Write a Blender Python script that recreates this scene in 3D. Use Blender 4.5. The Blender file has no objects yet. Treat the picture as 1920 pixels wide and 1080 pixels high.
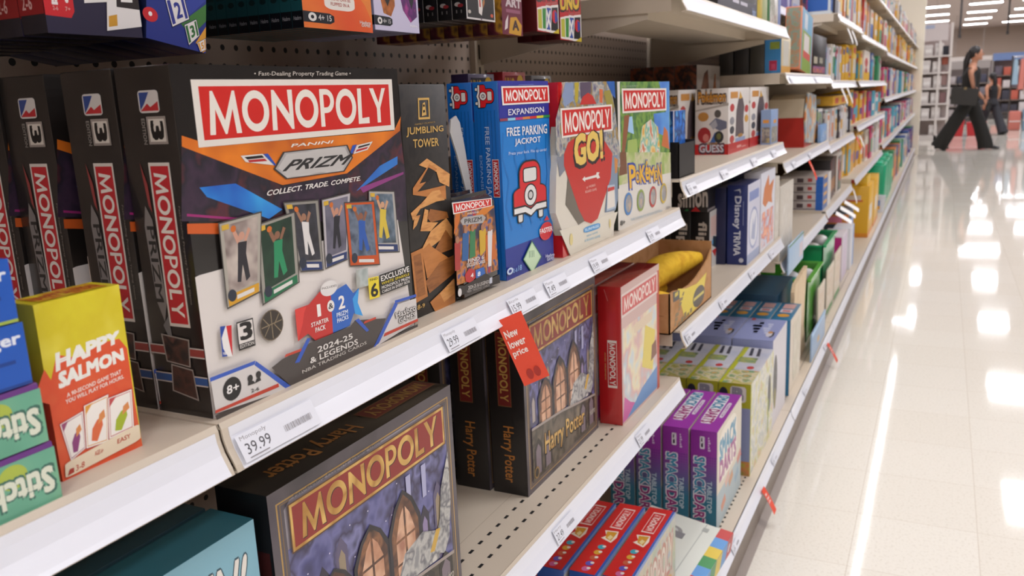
import bpy, bmesh, math, random
from mathutils import Vector, Matrix
from mathutils.geometry import tessellate_polygon
R_ = random.Random(7)
sc = bpy.context.scene
COL = sc.collection
# ---------------------------------------------------------------- camera
cam = bpy.data.cameras.new('camera')
cam.sensor_width = 36.0
cam.lens = 29.75
cam.clip_start = 0.02
cam.clip_end = 200
cam_o = bpy.data.objects.new('camera', cam)
COL.objects.link(cam_o)
cam_o.matrix_world = Matrix(((0.89434436, -0.05830421, 0.44356373, 0.45870685),
                             (0.44527526, 0.2120491, -0.86992248, 0.0),
                             (-0.04333715, 0.97551822, 0.21560634, 1.20796731),
                             (0, 0, 0, 1)))
cam.dof.use_dof = True
cam.dof.focus_distance = 0.86
cam.dof.aperture_fstop = 11.0
sc.camera = cam_o
# ---------------------------------------------------------------- world, exposure
w = bpy.data.worlds.new('store_air')
sc.world = w
w.use_nodes = True
w.node_tree.nodes['Background'].inputs[0].default_value = (1.0, 0.97, 0.95, 1)
w.node_tree.nodes['Background'].inputs[1].default_value = 0.05
sc.view_settings.view_transform = 'Standard'
sc.view_settings.look = 'None'
sc.view_settings.exposure = 0.0
sc.view_settings.gamma = 1.0
LAMP = 27.5            # strength of the ceiling fixtures' diffusers
CEIL = 4.3
# ---------------------------------------------------------------- materials
def lin(c):
    c = c / 255.0
    return c / 12.92 if c <= 0.04045 else ((c + 0.055) / 1.055) ** 2.4
def rgb(h):
    h = h.lstrip('#')
    return tuple(lin(int(h[i:i + 2], 16)) for i in (0, 2, 4)) + (1.0,)
_m = {}
def M(col, rough=0.38, metal=0.0, coat=0.0, bump=0.0, trans=0.0):
    """one plain surface; cached"""
    k = (col, rough, metal, coat, bump, trans)
    if k in _m: return _m[k]
    m = bpy.data.materials.new('surface_' + col.strip('#'))
    m.use_nodes = True
    n = m.node_tree; p = n.nodes['Principled BSDF']
    p.inputs['Base Color'].default_value = rgb(col)
    p.inputs['Roughness'].default_value = rough
    p.inputs['Metallic'].default_value = metal
    p.inputs['Coat Weight'].default_value = coat
    p.inputs['Coat Roughness'].default_value = 0.08
    p.inputs['Transmission Weight'].default_value = trans
    if bump:
        t = n.nodes.new('ShaderNodeTexNoise'); t.inputs['Scale'].default_value = 22
        t.inputs['Detail'].default_value = 1
        c = n.nodes.new('ShaderNodeTexCoord'); n.links.new(c.outputs['Object'], t.inputs['Vector'])
        b = n.nodes.new('ShaderNodeBump'); b.inputs['Strength'].default_value = bump; b.inputs['Distance'].default_value = 0.01
        n.links.new(t.outputs['Fac'], b.inputs['Height']); n.links.new(b.outputs['Normal'], p.inputs['Normal'])
    m.diffuse_color = rgb(col)
    _m[k] = m
    return m
def glow(col, s):
    m = bpy.data.materials.new('lit_diffuser'); m.use_nodes = True
    n = m.node_tree; n.nodes.clear()
    e = n.nodes.new('ShaderNodeEmission'); e.inputs[0].default_value = rgb(col); e.inputs[1].default_value = s
    o = n.nodes.new('ShaderNodeOutputMaterial'); n.links.new(e.outputs[0], o.inputs[0])
    return m
def MIX(cols, scale=20.0, detail=2.0, rough=0.38, stretch=(1, 1, 1), vor=False, coat=0.0):
    """printed picture: patches of several inks"""
    k = ('mix', tuple(cols), scale, detail, rough, stretch, vor)
    if k in _m: return _m[k]
    m = bpy.data.materials.new('printed_picture'); m.use_nodes = True
    n = m.node_tree; p = n.nodes['Principled BSDF']
    c = n.nodes.new('ShaderNodeTexCoord'); mp = n.nodes.new('ShaderNodeMapping')
    mp.inputs['Scale'].default_value = stretch
    n.links.new(c.outputs['Object'], mp.inputs['Vector'])
    if vor:
        t = n.nodes.new('ShaderNodeTexVoronoi'); t.inputs['Scale'].default_value = scale
        out = n.nodes.new('ShaderNodeSeparateColor'); n.links.new(t.outputs['Color'], out.inputs[0]); fac = out.outputs[0]
        n.links.new(mp.outputs[0], t.inputs['Vector'])
    else:
        t = n.nodes.new('ShaderNodeTexNoise'); t.inputs['Scale'].default_value = scale; t.inputs['Detail'].default_value = detail
        n.links.new(mp.outputs[0], t.inputs['Vector']); fac = t.outputs['Fac']
    r = n.nodes.new('ShaderNodeValToRGB'); el = r.color_ramp.elements
    lo, hi = (0.05, 0.95) if vor else (0.3, 0.7)
    for i, col in enumerate(cols):
        pos = lo + (hi - lo) * i / max(1, len(cols) - 1)
        e = el[i] if i < 2 else el.new(pos)
        e.position = pos; e.color = rgb(col)
    if vor: r.color_ramp.interpolation = 'CONSTANT'
    n.links.new(fac, r.inputs[0]); n.links.new(r.outputs[0], p.inputs['Base Color'])
    p.inputs['Roughness'].default_value = rough
    p.inputs['Coat Weight'].default_value = coat
    _m[k] = m
    return m
def GRAD(c0, c1, axis, a, b, rough=0.38):
    """ink fading from c0 to c1 between two heights of the thing itself"""
    k = ('grad', c0, c1, axis, a, b)
    if k in _m: return _m[k]
    m = bpy.data.materials.new('printed_fade'); m.use_nodes = True
    n = m.node_tree; p = n.nodes['Principled BSDF']
    c = n.nodes.new('ShaderNodeTexCoord'); s = n.nodes.new('ShaderNodeSeparateXYZ')
    n.links.new(c.outputs['Object'], s.inputs[0])
    r = n.nodes.new('ShaderNodeMapRange'); r.inputs[1].default_value = a; r.inputs[2].default_value = b
    n.links.new(s.outputs[axis], r.inputs[0])
    x = n.nodes.new('ShaderNodeMix'); x.data_type = 'RGBA'
    x.inputs[6].default_value = rgb(c0); x.inputs[7].default_value = rgb(c1)
    n.links.new(r.outputs[0], x.inputs[0]); n.links.new(x.outputs[2], p.inputs['Base Color'])
    p.inputs['Roughness'].default_value = rough
    _m[k] = m
    return m
def mat(c):
    return M(c) if isinstance(c, str) else c
# ---------------------------------------------------------------- mesh building
class G:
    def __init__(s): s.V = []; s.F = []; s.I = []; s.mats = []; s.sm = []
    def mi(s, m):
        m = mat(m)
        if m not in s.mats: s.mats.append(m)
        return s.mats.index(m)
    def add(s, vs, fs, m, smooth=False):
        o = len(s.V); k = s.mi(m)
        s.V += [tuple(v) for v in vs]
        for f in fs: s.F.append(tuple(o + i for i in f)); s.I.append(k); s.sm.append(smooth)
        return s
    def box(s, x0, y0, z0, x1, y1, z1, m, bev=0.0):
        if bev <= 0:
            v = [(x, y, z) for x in (x0, x1) for y in (y0, y1) for z in (z0, z1)]
            return s.add(v, [(0, 1, 3, 2), (4, 6, 7, 5), (0, 4, 5, 1), (2, 3, 7, 6), (0, 2, 6, 4), (1, 5, 7, 3)], m)
        b = bmesh.new(); bmesh.ops.create_cube(b, size=1)
        bmesh.ops.scale(b, vec=(x1 - x0, y1 - y0, z1 - z0), verts=b.verts)
        bmesh.ops.translate(b, vec=((x0 + x1) / 2, (y0 + y1) / 2, (z0 + z1) / 2), verts=b.verts)
        bmesh.ops.bevel(b, geom=b.edges[:], offset=bev, segments=2, profile=0.5, affect='EDGES')
        b.verts.index_update()
        s.add([v.co[:] for v in b.verts], [[v.index for v in f.verts] for f in b.faces], m, True); b.free()
        return s
    def prism(s, pts, axis, a, b, m):
        """closed outline extruded along an axis from a to b; pts are the other two coordinates"""
        n = len(pts)
        def P(p, t): return {0: (t, p[0], p[1]), 1: (p[0], t, p[1]), 2: (p[0], p[1], t)}[axis]
        v = [P(p, a) for p in pts] + [P(p, b) for p in pts]
        tri = tessellate_polygon([[Vector((p[0], p[1], 0)) for p in pts]])
        f = [tuple(t) for t in tri] + [tuple(n + i for i in reversed(t)) for t in tri]
        f += [(i, (i + 1) % n, n + (i + 1) % n, n + i) for i in range(n)]
        return s.add(v, f, m)
    def sheet(s, prof, y0, y1, t, m):
        """bent sheet: profile in x,z swept along y with thickness t"""
        q = [(x, z) for x, z in prof]
        off = []
        for i, (x, z) in enumerate(q):
            a = Vector(q[max(0, i - 1)]); c = Vector(q[min(len(q) - 1, i + 1)])
            d = (c - a).normalized(); off.append((x + t * d.y, z - t * d.x))
        return s.prism(q + off[::-1], 1, y0, y1, m)
    def tube(s, pts, rad, m, n=10, flat=1.0, cap=True):
        pts = [Vector(p) for p in pts]; k = len(pts)
        rad = rad if isinstance(rad, (list, tuple)) else [rad] * k
        v = []; f = []
        ref = Vector((0, 0, 1))
        if abs((pts[-1] - pts[0]).normalized().dot(ref)) > 0.9: ref = Vector((1, 0, 0))
        for i in range(k):
            d = (pts[min(k - 1, i + 1)] - pts[max(0, i - 1)]).normalized()
            a = d.cross(ref).normalized(); b = a.cross(d)
            for j in range(n):
                t = 2 * math.pi * j / n
                v.append(pts[i] + a * (math.cos(t) * rad[i]) + b * (math.sin(t) * rad[i] * flat))
        for i in range(k - 1):
            for j in range(n):
                f.append((i * n + j, i * n + (j + 1) % n, (i + 1) * n + (j + 1) % n, (i + 1) * n + j))
        if cap: f.append(tuple(range(n))[::-1]); f.append(tuple((k - 1) * n + j for j in range(n)))
        return s.add(v, f, m, True)
    def lathe(s, prof, cx, cy, m, n=20):
        v = [(cx + r * math.cos(2 * math.pi * j / n), cy + r * math.sin(2 * math.pi * j / n), z) for r, z in prof for j in range(n)]
        f = [(i * n + j, i * n + (j + 1) % n, (i + 1) * n + (j + 1) % n, (i + 1) * n + j) for i in range(len(prof) - 1) for j in range(n)]
        f.append(tuple(range(n))[::-1]); f.append(tuple((len(prof) - 1) * n + j for j in range(n)))
        return s.add(v, f, m, True)
    def ball(s, c, r, m, n=12, sx=1, sy=1, sz=1):
        v = []; f = []
        for i in range(n + 1):
            a = math.pi * i / n
            for j in range(2 * n):
                b = math.pi * j / n
                v.append((c[0] + r * sx * math.sin(a) * math.cos(b), c[1] + r * sy * math.sin(a) * math.sin(b), c[2] + r * sz * math.cos(a)))
        for i in range(n):
            for j in range(2 * n):
                f.append((i * 2 * n + j, (i + 1) * 2 * n + j, (i + 1) * 2 * n + (j + 1) % (2 * n), i * 2 * n + (j + 1) % (2 * n)))
        return s.add(v, f, m, True)
    def build(s, name, parent=None, loc=(0, 0, 0), rot=(0, 0, 0)):
        me = bpy.data.meshes.new(name); me.from_pydata(s.V, [], s.F)
        for m in s.mats: me.materials.append(m)
        me.polygons.foreach_set('material_index', s.I)
        me.polygons.foreach_set('use_smooth', s.sm)
        if any(s.sm):
            try: me.set_sharp_from_angle(angle=math.radians(40))
            except Exception: pass
        me.validate(); me.update()
        o = bpy.data.objects.new(name, me); COL.objects.link(o)
        o.location = loc; o.rotation_euler = rot
        if parent: o.parent = parent
        return o
def tag(o, label=None, cat=None, group=None, kind=None):
    if label: o['label'] = label
    if cat: o['category'] = cat
    if group: o['group'] = group
    if kind: o['kind'] = kind
    return o
def empty(name, loc=(0, 0, 0), rot=(0, 0, 0)):
    o = bpy.data.objects.new(name, None); COL.objects.link(o); o.location = loc; o.rotation_euler = rot
    o.empty_display_size = 0.05
    return o
def dup(root, loc, rot=None, label=None, group=None):
    r = root.copy(); COL.objects.link(r); r.location = loc
    if rot is not None: r.rotation_euler = rot
    if label: r['label'] = label
    if group: r['group'] = group
    for ch in root.children:
        c = ch.copy(); COL.objects.link(c); c.parent = r
        for g in ch.children:
            d = g.copy(); COL.objects.link(d); d.parent = c
    return r
# ---------------------------------------------------------------- lettering
_t = {}
def glyphs(s):
    if s in _t: return _t[s]
    cu = bpy.data.curves.new('lettering', 'FONT'); cu.body = s; cu.size = 1; cu.resolution_u = 2
    ob = bpy.data.objects.new('lettering', cu)
    me = ob.to_mesh()
    v = [(p.co.x, p.co.y) for p in me.vertices]; f = [tuple(p.vertices) for p in me.polygons]
    ob.to_mesh_clear(); bpy.data.objects.remove(ob); bpy.data.curves.remove(cu)
    x0 = min(p[0] for p in v); x1 = max(p[0] for p in v); y0 = min(p[1] for p in v); y1 = max(p[1] for p in v)
    W, H = x1 - x0 + 1e-9, y1 - y0 + 1e-9
    _t[s] = ([((a - x0) / W, (b - y0) / H) for a, b in v], f, W, H)
    return _t[s]
def arc(cx, cy, rx, ry, a0, a1, n): return [(cx + rx * math.cos(math.radians(a0 + (a1 - a0) * i / n)), cy + ry * math.sin(math.radians(a0 + (a1 - a0) * i / n))) for i in range(n + 1)]
def ring(o, i):
    n = len(o); return o + i, [(k, k + 1, n + k + 1, n + k) for k in range(n - 1)]
def geo_letter(ch):
    """geometric sans capitals with splayed, pointed joints, height 1"""
    P = {'M': ([(0, 0), (.12, 1), (.2, 1), (.5, .32), (.8, 1), (.88, 1), (1, 0), (.83, 0), (.77, .58), (.53, 0), (.47, 0), (.23, .58), (.17, 0)], 1.0),
         'N': ([(0, 0), (.06, 1), (.15, 1), (.66, .38), (.64, 1), (.82, 1), (.80, 0), (.71, 0), (.2, .63), (.17, 0)], .82),
         'L': ([(0, 0), (.02, 1), (.2, 1), (.18, .16), (.52, .18), (.52, 0)], .52),
         'Y': ([(.33, 0), (.33, .42), (0, 1), (.2, 1), (.43, .58), (.62, 1), (.8, 1), (.5, .42), (.5, 0)], .8)}
    if ch in P:
        pts, wd = P[ch]
        return pts, [tuple(t) for t in tessellate_polygon([[Vector((a, b, 0)) for a, b in pts]])], wd
    if ch == 'O':
        v, f = ring(arc(.46, .5, .46, .5, 0, 360, 28), arc(.46, .5, .28, .31, 0, 360, 28)); return v, f, .92
    if ch == 'P':
        o = [(0, 0), (.02, 1), (.28, 1)] + arc(.28, .68, .33, .32, 90, -90, 12)[1:] + [(.17, .36), (.17, 0)]
        i = [(.17, .51), (.28, .51)] + arc(.28, .68, .17, .17, -90, 90, 10)[1:] + [(.17, .85)]
        t = tessellate_polygon([[Vector((a, b, 0)) for a, b in o], [Vector((a, b, 0)) for a, b in i]])
        return o + i, [tuple(x) for x in t], .6
def geo_word(s):
    k = ('geo', s)
    if k in _t: return _t[k]
    V = []; F = []; x = 0
    for ch in s:
        v, f, wd = geo_letter(ch); o = len(V)
        V += [(x + a, b) for a, b in v]; F += [tuple(o + i for i in t) for t in f]; x += wd + .07
    x -= .07
    _t[k] = ([(a / x, b) for a, b in V], F)
    return _t[k]
def rq(x0, y0, x1, y1): return [(x0, y0), (x1, y0), (x1, y1), (x0, y1)]
def vq(u0, vt, u1, vb): return [(u0, vt), (u0, vb), (u1, vb), (u1, vt)]        # words running down a spine
def bil(q, a, b):
    return tuple((q[0][i] * (1 - a) + q[1][i] * a) * (1 - b) + (q[3][i] * (1 - a) + q[2][i] * a) * b for i in (0, 1))
def grow(q, d, e=None):
    e = d if e is None else e
    return [bil(q, -d, -e), bil(q, 1 + d, -e), bil(q, 1 + d, 1 + e), bil(q, -d, 1 + e)]
class Art:
    """flat print on one face of a thing, drawn in 0..1 face coordinates"""
    def __init__(s, o, u, v, n, eps=2.5e-5):
        s.o = Vector(o); s.u = Vector(u); s.v = Vector(v); s.n = Vector(n); s.g = G(); s.k = 0; s.eps = eps
    def at(s, p):
        return s.o + s.u * p[0] + s.v * p[1] + s.n * (0.0003 + s.eps * s.k)
    def tri(s, pts, faces, c, dk=1):
        fl = s.u.cross(s.v).dot(s.n) < 0
        s.k += dk
        s.g.add([s.at(p) for p in pts], [tuple(reversed(f)) if fl else f for f in faces], c)
        return s
    def poly(s, pts, c):
        if len(pts) == 4: return s.tri(pts, [(0, 1, 2, 3)], c)
        return s.tri(pts, [tuple(t) for t in tessellate_polygon([[Vector((a, b, 0)) for a, b in pts]])], c)
    def rect(s, x0, y0, x1, y1, c): return s.tri(rq(x0, y0, x1, y1), [(0, 1, 2, 3)], c)
    def rrect(s, q, c, r=.15, n=5):
        p = arc(1 - r, r, r, r, -90, 0, n) + arc(1 - r, 1 - r, r, r, 0, 90, n) + arc(r, 1 - r, r, r, 90, 180, n) + arc(r, r, r, r, 180, 270, n)
        return s.poly([bil(q, a, b) for a, b in p], c)
    def ell(s, cx, cy, rx, ry, c, n=22): return s.tri([(cx, cy)] + arc(cx, cy, rx, ry, 0, 360, n), [(0, i + 1, i + 2) for i in range(n)], c)
    def ringe(s, cx, cy, rx, ry, t, c, n=22):
        v, f = ring(arc(cx, cy, rx, ry, 0, 360, n), arc(cx, cy, rx * (1 - t), ry * (1 - t), 0, 360, n)); return s.tri(v, f, c)
    def line(s, a, b, t, c):
        dx = (b[0] - a[0]) * s.u.length; dy = (b[1] - a[1]) * s.v.length; L = math.hypot(dx, dy) or 1
        ex = -dy / L * t / 2 / s.u.length; ey = dx / L * t / 2 / s.v.length
        return s.tri([(a[0] - ex, a[1] - ey), (b[0] - ex, b[1] - ey), (b[0] + ex, b[1] + ey), (a[0] + ex, a[1] + ey)], [(0, 1, 2, 3)], c)
    def path(s, pts, t, c):
        for a, b in zip(pts, pts[1:]): s.line(a, b, t, c)
        return s
    def frame(s, q, t, c):
        i = [bil(q, t, t), bil(q, 1 - t, t), bil(q, 1 - t, 1 - t), bil(q, t, 1 - t)]
        return s.tri(q + i, [(0, 1, 5, 4), (1, 2, 6, 5), (2, 3, 7, 6), (3, 0, 4, 7)], c)
    def text(s, t, q, c, bold=0.015, out=None, ow=0.06, sh=0.0):
        v, f, W, H = glyphs(t)
        def stamp(d, n, col):
            for i in range(n):
                an = 2 * math.pi * (i + .5) / n
                ox, oy = (d * math.cos(an) / W, d * math.sin(an) / H) if d else (0, 0)
                s.k += .25 if n > 1 else 1
                s.tri([bil(q, a + ox + sh * b, b + oy) for a, b in v], f, col, 0)
            s.k += 1
        if out: stamp(ow, 8, out)
        stamp(bold, 4 if bold > .008 else 1, c)
        return s
    def dashes(s, q, c, n=4, k=7):
        """lettering too small to read: a row of uneven strokes"""
        for i in range(n):
            x = i / n; h = .5 + .5 * ((i * k) % 3) / 2
            s.tri([bil(q, x + .1 / n, .05), bil(q, x + .85 / n, .05), bil(q, x + .85 / n, h), bil(q, x + .1 / n, h)], [(0, 1, 2, 3)], c, 0)
        s.k += 1
        return s
    def word(s, t, q, c):
        v, f = geo_word(t); return s.tri([bil(q, a, b) for a, b in v], f, c)
    def banner(s, q, bg='#d01820', edge='#e8e4dc', ink='#efece6', b=(.025, .1), word='MONOPOLY', pad=(.07, .2)):
        s.poly(q, edge)
        i = [bil(q, b[0], b[1]), bil(q, 1 - b[0], b[1]), bil(q, 1 - b[0], 1 - b[1]), bil(q, b[0], 1 - b[1])]
        s.poly(i, bg)
        return s.word(word, [bil(q, pad[0], pad[1]), bil(q, 1 - pad[0], pad[1]), bil(q, 1 - pad[0], 1 - pad[1]), bil(q, pad[0], 1 - pad[1])], ink)
    def build(s, name, parent): return s.g.build(name, parent)
def front(d, wd, h, inset=0): return Art((d / 2, -wd / 2, 0), (0, wd, 0), (0, 0, h), (1, 0, 0))
def left(d, wd, h): return Art((-d / 2, -wd / 2, 0), (d, 0, 0), (0, 0, h), (0, -1, 0))
def top(d, wd, h): return Art((d / 2, -wd / 2, h), (0, wd, 0), (-d, 0, 0), (0, 0, 1))
def carton(name, d, wd, h, m, label, cat='board game', group=None, bev=.0015, loc=(0, 0, 0), rot=(0, 0, 0)):
    g = G(); g.box(-d / 2, -wd / 2, 0, d / 2, wd / 2, h, m, bev)
    return tag(g.build(name, None, loc, rot), label, cat, group)
ORD = ['first', 'second', 'third', 'fourth', 'fifth', 'sixth', 'seventh', 'eighth', 'ninth', 'tenth', 'eleventh', 'twelfth', 'thirteenth', 'fourteenth', 'fifteenth', 'sixteenth', 'seventeenth', 'eighteenth', 'nineteenth', 'twentieth', 'twenty-first', 'twenty-second', 'twenty-third', 'twenty-fourth']
# ================================================================ the store
Y0 = 0.415; BAY = 1.2192; XB = -0.44; NB = 13
def yb(k): return Y0 + BAY * k
END = yb(NB)
def floor_mat():
    m = bpy.data.materials.new('vinyl_tile'); m.use_nodes = True
    n = m.node_tree; p = n.nodes['Principled BSDF']; L = n.links.new
    c = n.nodes.new('ShaderNodeTexCoord')
    br = n.nodes.new('ShaderNodeTexBrick'); br.offset = 0; br.inputs['Scale'].default_value = 1
    br.inputs['Brick Width'].default_value = .3048; br.inputs['Row Height'].default_value = .3048
    br.inputs['Mortar Size'].default_value = .0011; br.inputs['Mortar Smooth'].default_value = .1
    br.inputs['Color1'].default_value = rgb('#d6d0c3'); br.inputs['Color2'].default_value = rgb('#d9d4c8'); br.inputs['Mortar'].default_value = rgb('#c5bbac')
    L(c.outputs['Object'], br.inputs['Vector'])
    t = n.nodes.new('ShaderNodeTexNoise'); t.inputs['Scale'].default_value = 130; t.inputs['Detail'].default_value = 3
    L(c.outputs['Object'], t.inputs['Vector'])
    r = n.nodes.new('ShaderNodeValToRGB'); e = r.color_ramp.elements
    e[0].position = .33; e[0].color = (.62, .57, .5, 1); e[1].position = .46; e[1].color = (1, 1, 1, 1)
    L(t.outputs['Fac'], r.inputs[0])
    x = n.nodes.new('ShaderNodeMix'); x.data_type = 'RGBA'; x.blend_type = 'MULTIPLY'; x.inputs[0].default_value = .3
    L(br.outputs['Color'], x.inputs[6]); L(r.outputs[0], x.inputs[7]); L(x.outputs[2], p.inputs['Base Color'])
    p.inputs['Roughness'].default_value = .05
    p.inputs['Specular IOR Level'].default_value = .25
    t2 = n.nodes.new('ShaderNodeTexNoise'); t2.inputs['Scale'].default_value = 3.0; t2.inputs['Detail'].default_value = 2
    L(c.outputs['Object'], t2.inputs['Vector'])
    b = n.nodes.new('ShaderNodeBump'); b.inputs['Strength'].default_value = .05; b.inputs['Distance'].default_value = .01
    L(t2.outputs['Fac'], b.inputs['Height']); L(b.outputs['Normal'], p.inputs['Normal'])
    return m
def peg_mat(base, pitch=.0257):
    m = bpy.data.materials.new('perforated_hardboard'); m.use_nodes = True
    n = m.node_tree; p = n.nodes['Principled BSDF']; L = n.links.new
    c = n.nodes.new('ShaderNodeTexCoord'); s = n.nodes.new('ShaderNodeSeparateXYZ'); L(c.outputs['Object'], s.inputs[0])
    d = []
    for ax in (1, 2):
        a = n.nodes.new('ShaderNodeMath'); a.operation = 'DIVIDE'; a.inputs[1].default_value = pitch; L(s.outputs[ax], a.inputs[0])
        f = n.nodes.new('ShaderNodeMath'); f.operation = 'FRACT'; L(a.outputs[0], f.inputs[0])
        q = n.nodes.new('ShaderNodeMath'); q.operation = 'SUBTRACT'; q.inputs[1].default_value = .5; L(f.outputs[0], q.inputs[0])
        w_ = n.nodes.new('ShaderNodeMath'); w_.operation = 'MULTIPLY'; L(q.outputs[0], w_.inputs[0]); L(q.outputs[0], w_.inputs[1]); d.append(w_)
    a = n.nodes.new('ShaderNodeMath'); a.operation = 'ADD'; L(d[0].outputs[0], a.inputs[0]); L(d[1].outputs[0], a.inputs[1])
    g = n.nodes.new('ShaderNodeMath'); g.operation = 'GREATER_THAN'; g.inputs[1].default_value = .16 ** 2; L(a.outputs[0], g.inputs[0])
    x = n.nodes.new('ShaderNodeMix'); x.data_type = 'RGBA'; x.inputs[6].default_value = rgb('#120e0c'); x.inputs[7].default_value = rgb(base)
    L(g.outputs[0], x.inputs[0]); L(x.outputs[2], p.inputs['Base Color']); p.inputs['Roughness'].default_value = .5
    return m
BEIGE = M('#c9bca9', .42); STRIP = M('#e3e4ea', .3, coat=.3); DARK = M('#0c0b0a', .7); TAUPE = M('#8f8478', .5)
CREAM = M('#efe6d2', .45)
def struct(name, g, **k): return tag(g.build(name, **k), kind='structure')
struct('floor', G().add([(-14, -8, 0), (26, -8, 0), (26, 60, 0), (-14, 60, 0)], [(0, 1, 2, 3)], floor_mat()))
def ceil_mat():
    m = bpy.data.materials.new('ceiling_tile'); m.use_nodes = True
    n = m.node_tree; p = n.nodes['Principled BSDF']; L = n.links.new
    c = n.nodes.new('ShaderNodeTexCoord'); br = n.nodes.new('ShaderNodeTexBrick'); br.offset = 0
    br.inputs['Scale'].default_value = 1; br.inputs['Brick Width'].default_value = 1.22; br.inputs['Row Height'].default_value = .61; br.inputs['Mortar Size'].default_value = .012
    br.inputs['Color1'].default_value = rgb('#b9a9a4'); br.inputs['Color2'].default_value = rgb('#b6a6a0'); br.inputs['Mortar'].default_value = rgb('#9c8c86')
    L(c.outputs['Object'], br.inputs['Vector']); L(br.outputs['Color'], p.inputs['Base Color']); p.inputs['Roughness'].default_value = .9
    return m
struct('ceiling', G().add([(-14, -8, CEIL), (26, -8, CEIL), (26, 60, CEIL), (-14, 60, CEIL)], [(3, 2, 1, 0)], ceil_mat()))
WALL = M('#a8968a', .85)
struct('wall_back', G().box(-14, 60, 0, 26, 60.15, CEIL, WALL))
struct('wall_front', G().box(-14, -8.15, 0, 26, -8, CEIL, WALL))
struct('wall_left', G().box(-14.15, -8, 0, -14, 60, CEIL, WALL))
struct('wall_right', G().box(26, -8, 0, 26.15, 60, CEIL, WALL))
# ceiling fixtures: recessed panels in rows, and one long strip over the shelf front
DIF = glow('#f8f8ff', LAMP); FR = M('#d8d4ce', .5)
def lamp_proto():
    g = G()
    for a, b, c_, d in ((-.32, -.62, -.29, .62), (.29, -.62, .32, .62), (-.29, -.62, .29, -.59), (-.29, .59, .29, .62)): g.box(a, b, -.03, c_, d, 0, FR)
    o = g.build('ceiling_light')
    q = G().add([(-.29, -.59, -.012), (.29, -.59, -.012), (.29, .59, -.012), (-.29, .59, -.012)], [(3, 2, 1, 0)], DIF).build('diffuser', o)
    return tag(o, 'white recessed ceiling light panel outside the frame, over the near aisles', 'ceiling light', 'ceiling light panels in rows')
lp = lamp_proto(); first = True
for ci, cx in enumerate((-2.05, -.15, 1.78, 3.68, 5.55)):
    for j in range(-2, 13):
        y = 2.45 + 4.85 * j
        if cx == -.15 and 8 < y < 18.5: continue
        seen = y > 40 and cx in (-.15, 1.78, 3.68)
        lab = None
        if seen:
            col_ = {-.15: 'left-hand', 1.78: 'middle', 3.68: 'right-hand'}[cx]
            lab = 'white ceiling light panel, %s from the far wall in the %s row' % (ORD[12 - j], col_)
        if first: lp.location = (cx, y, CEIL - .001); first = False
        else: dup(lp, (cx, y, CEIL - .001), (0, 0, math.pi / 2) if y > 30 else None, lab)
g = G().box(-.19, 8.6, CEIL - .09, -.05, 18, CEIL - .06, FR)
o = tag(g.build('strip_light'), 'long white strip light over the shelf run, mirrored as a streak on the floor', 'ceiling light')
G().box(-.142, 8.62, CEIL - .10, -.098, 17.98, CEIL - .0905, glow('#f8f8ff', LAMP)).build('diffuser', o)
for yy in (9.5, 13.3, 17.1): G().box(-.13, yy, CEIL - .06, -.11, yy + .02, CEIL, FR).build('hanger', o)
# ---------------------------------------------------------------- the shelf run
PROF = [(.0045, .0), (.0065, -.004), (.0075, -.011), (.0105, -.020), (.0165, -.031), (.0185, -.034)]
def bayname(k): return ['nearest bay', 'second bay'][k] if k < 2 else '%s bay' % ORD[k]
def deck(k, z, where, x1=0.0, slots=True, y0=None, y1=None, depth=None):
    """one shelf of one bay: perforated deck, front price channel, brackets"""
    a = yb(k) + .0015 if y0 is None else y0; b = yb(k + 1) - .0015 if y1 is None else y1
    xb = XB + .012 if depth is None else x1 - depth
    g = G()
    g.box(xb, a, z - .004, x1 + .004, b, z, BEIGE)
    g.box(xb, a, z - .034, x1 - .012, a + .003, z - .004, BEIGE); g.box(xb, b - .003, z - .034, x1 - .012, b, z - .004, BEIGE)
    g.box(x1 - .30, a + .003, z - .030, x1 - .12, b - .003, z - .0041, BEIGE)
    g.sheet([(x1 + p[0] - .0022, z + p[1]) for p in PROF] + [(x1 + .008, z - .036)], a, b, -.0016, BEIGE)
    if slots:
        n = int((b - a - .06) / .0254)
        for i in range(n):
            y = a + .035 + i * .0254
            for xx in (-.030, -.058): g.add([(x1 + xx - .0022, y, z + .0002), (x1 + xx + .0022, y, z + .0002), (x1 + xx + .0022, y + .010, z + .0002), (x1 + xx - .0022, y + .010, z + .0002)], [(0, 1, 2, 3)], DARK)
        g.add([(x1 - .082, a + .01, z + .0001), (x1 - .0812, a + .01, z + .0001), (x1 - .0812, b - .01, z + .0001), (x1 - .082, b - .01, z + .0001)], [(0, 1, 2, 3)], M('#a99b87'))
    o = g.build('gondola_shelf', None, (0, 0, 0))
    tag(o, 'beige metal shelf with white price strip, %s in the %s' % (where, bayname(k)), 'shelf', 'gondola shelves')
    s = G().sheet([(x1 + p[0], z + p[1]) for p in PROF[1:]], a + .006, b - .004, .0012, STRIP).build('price_strip', o)
    for yy in (a + .006, b - .010):
        G().prism([(xb, z - .034), (x1 - .06, z - .034), (x1 - .06, z - .045), (xb, z - .11)], 1, yy, yy + .004, BEIGE).build('bracket', o)
    return o, s
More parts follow.
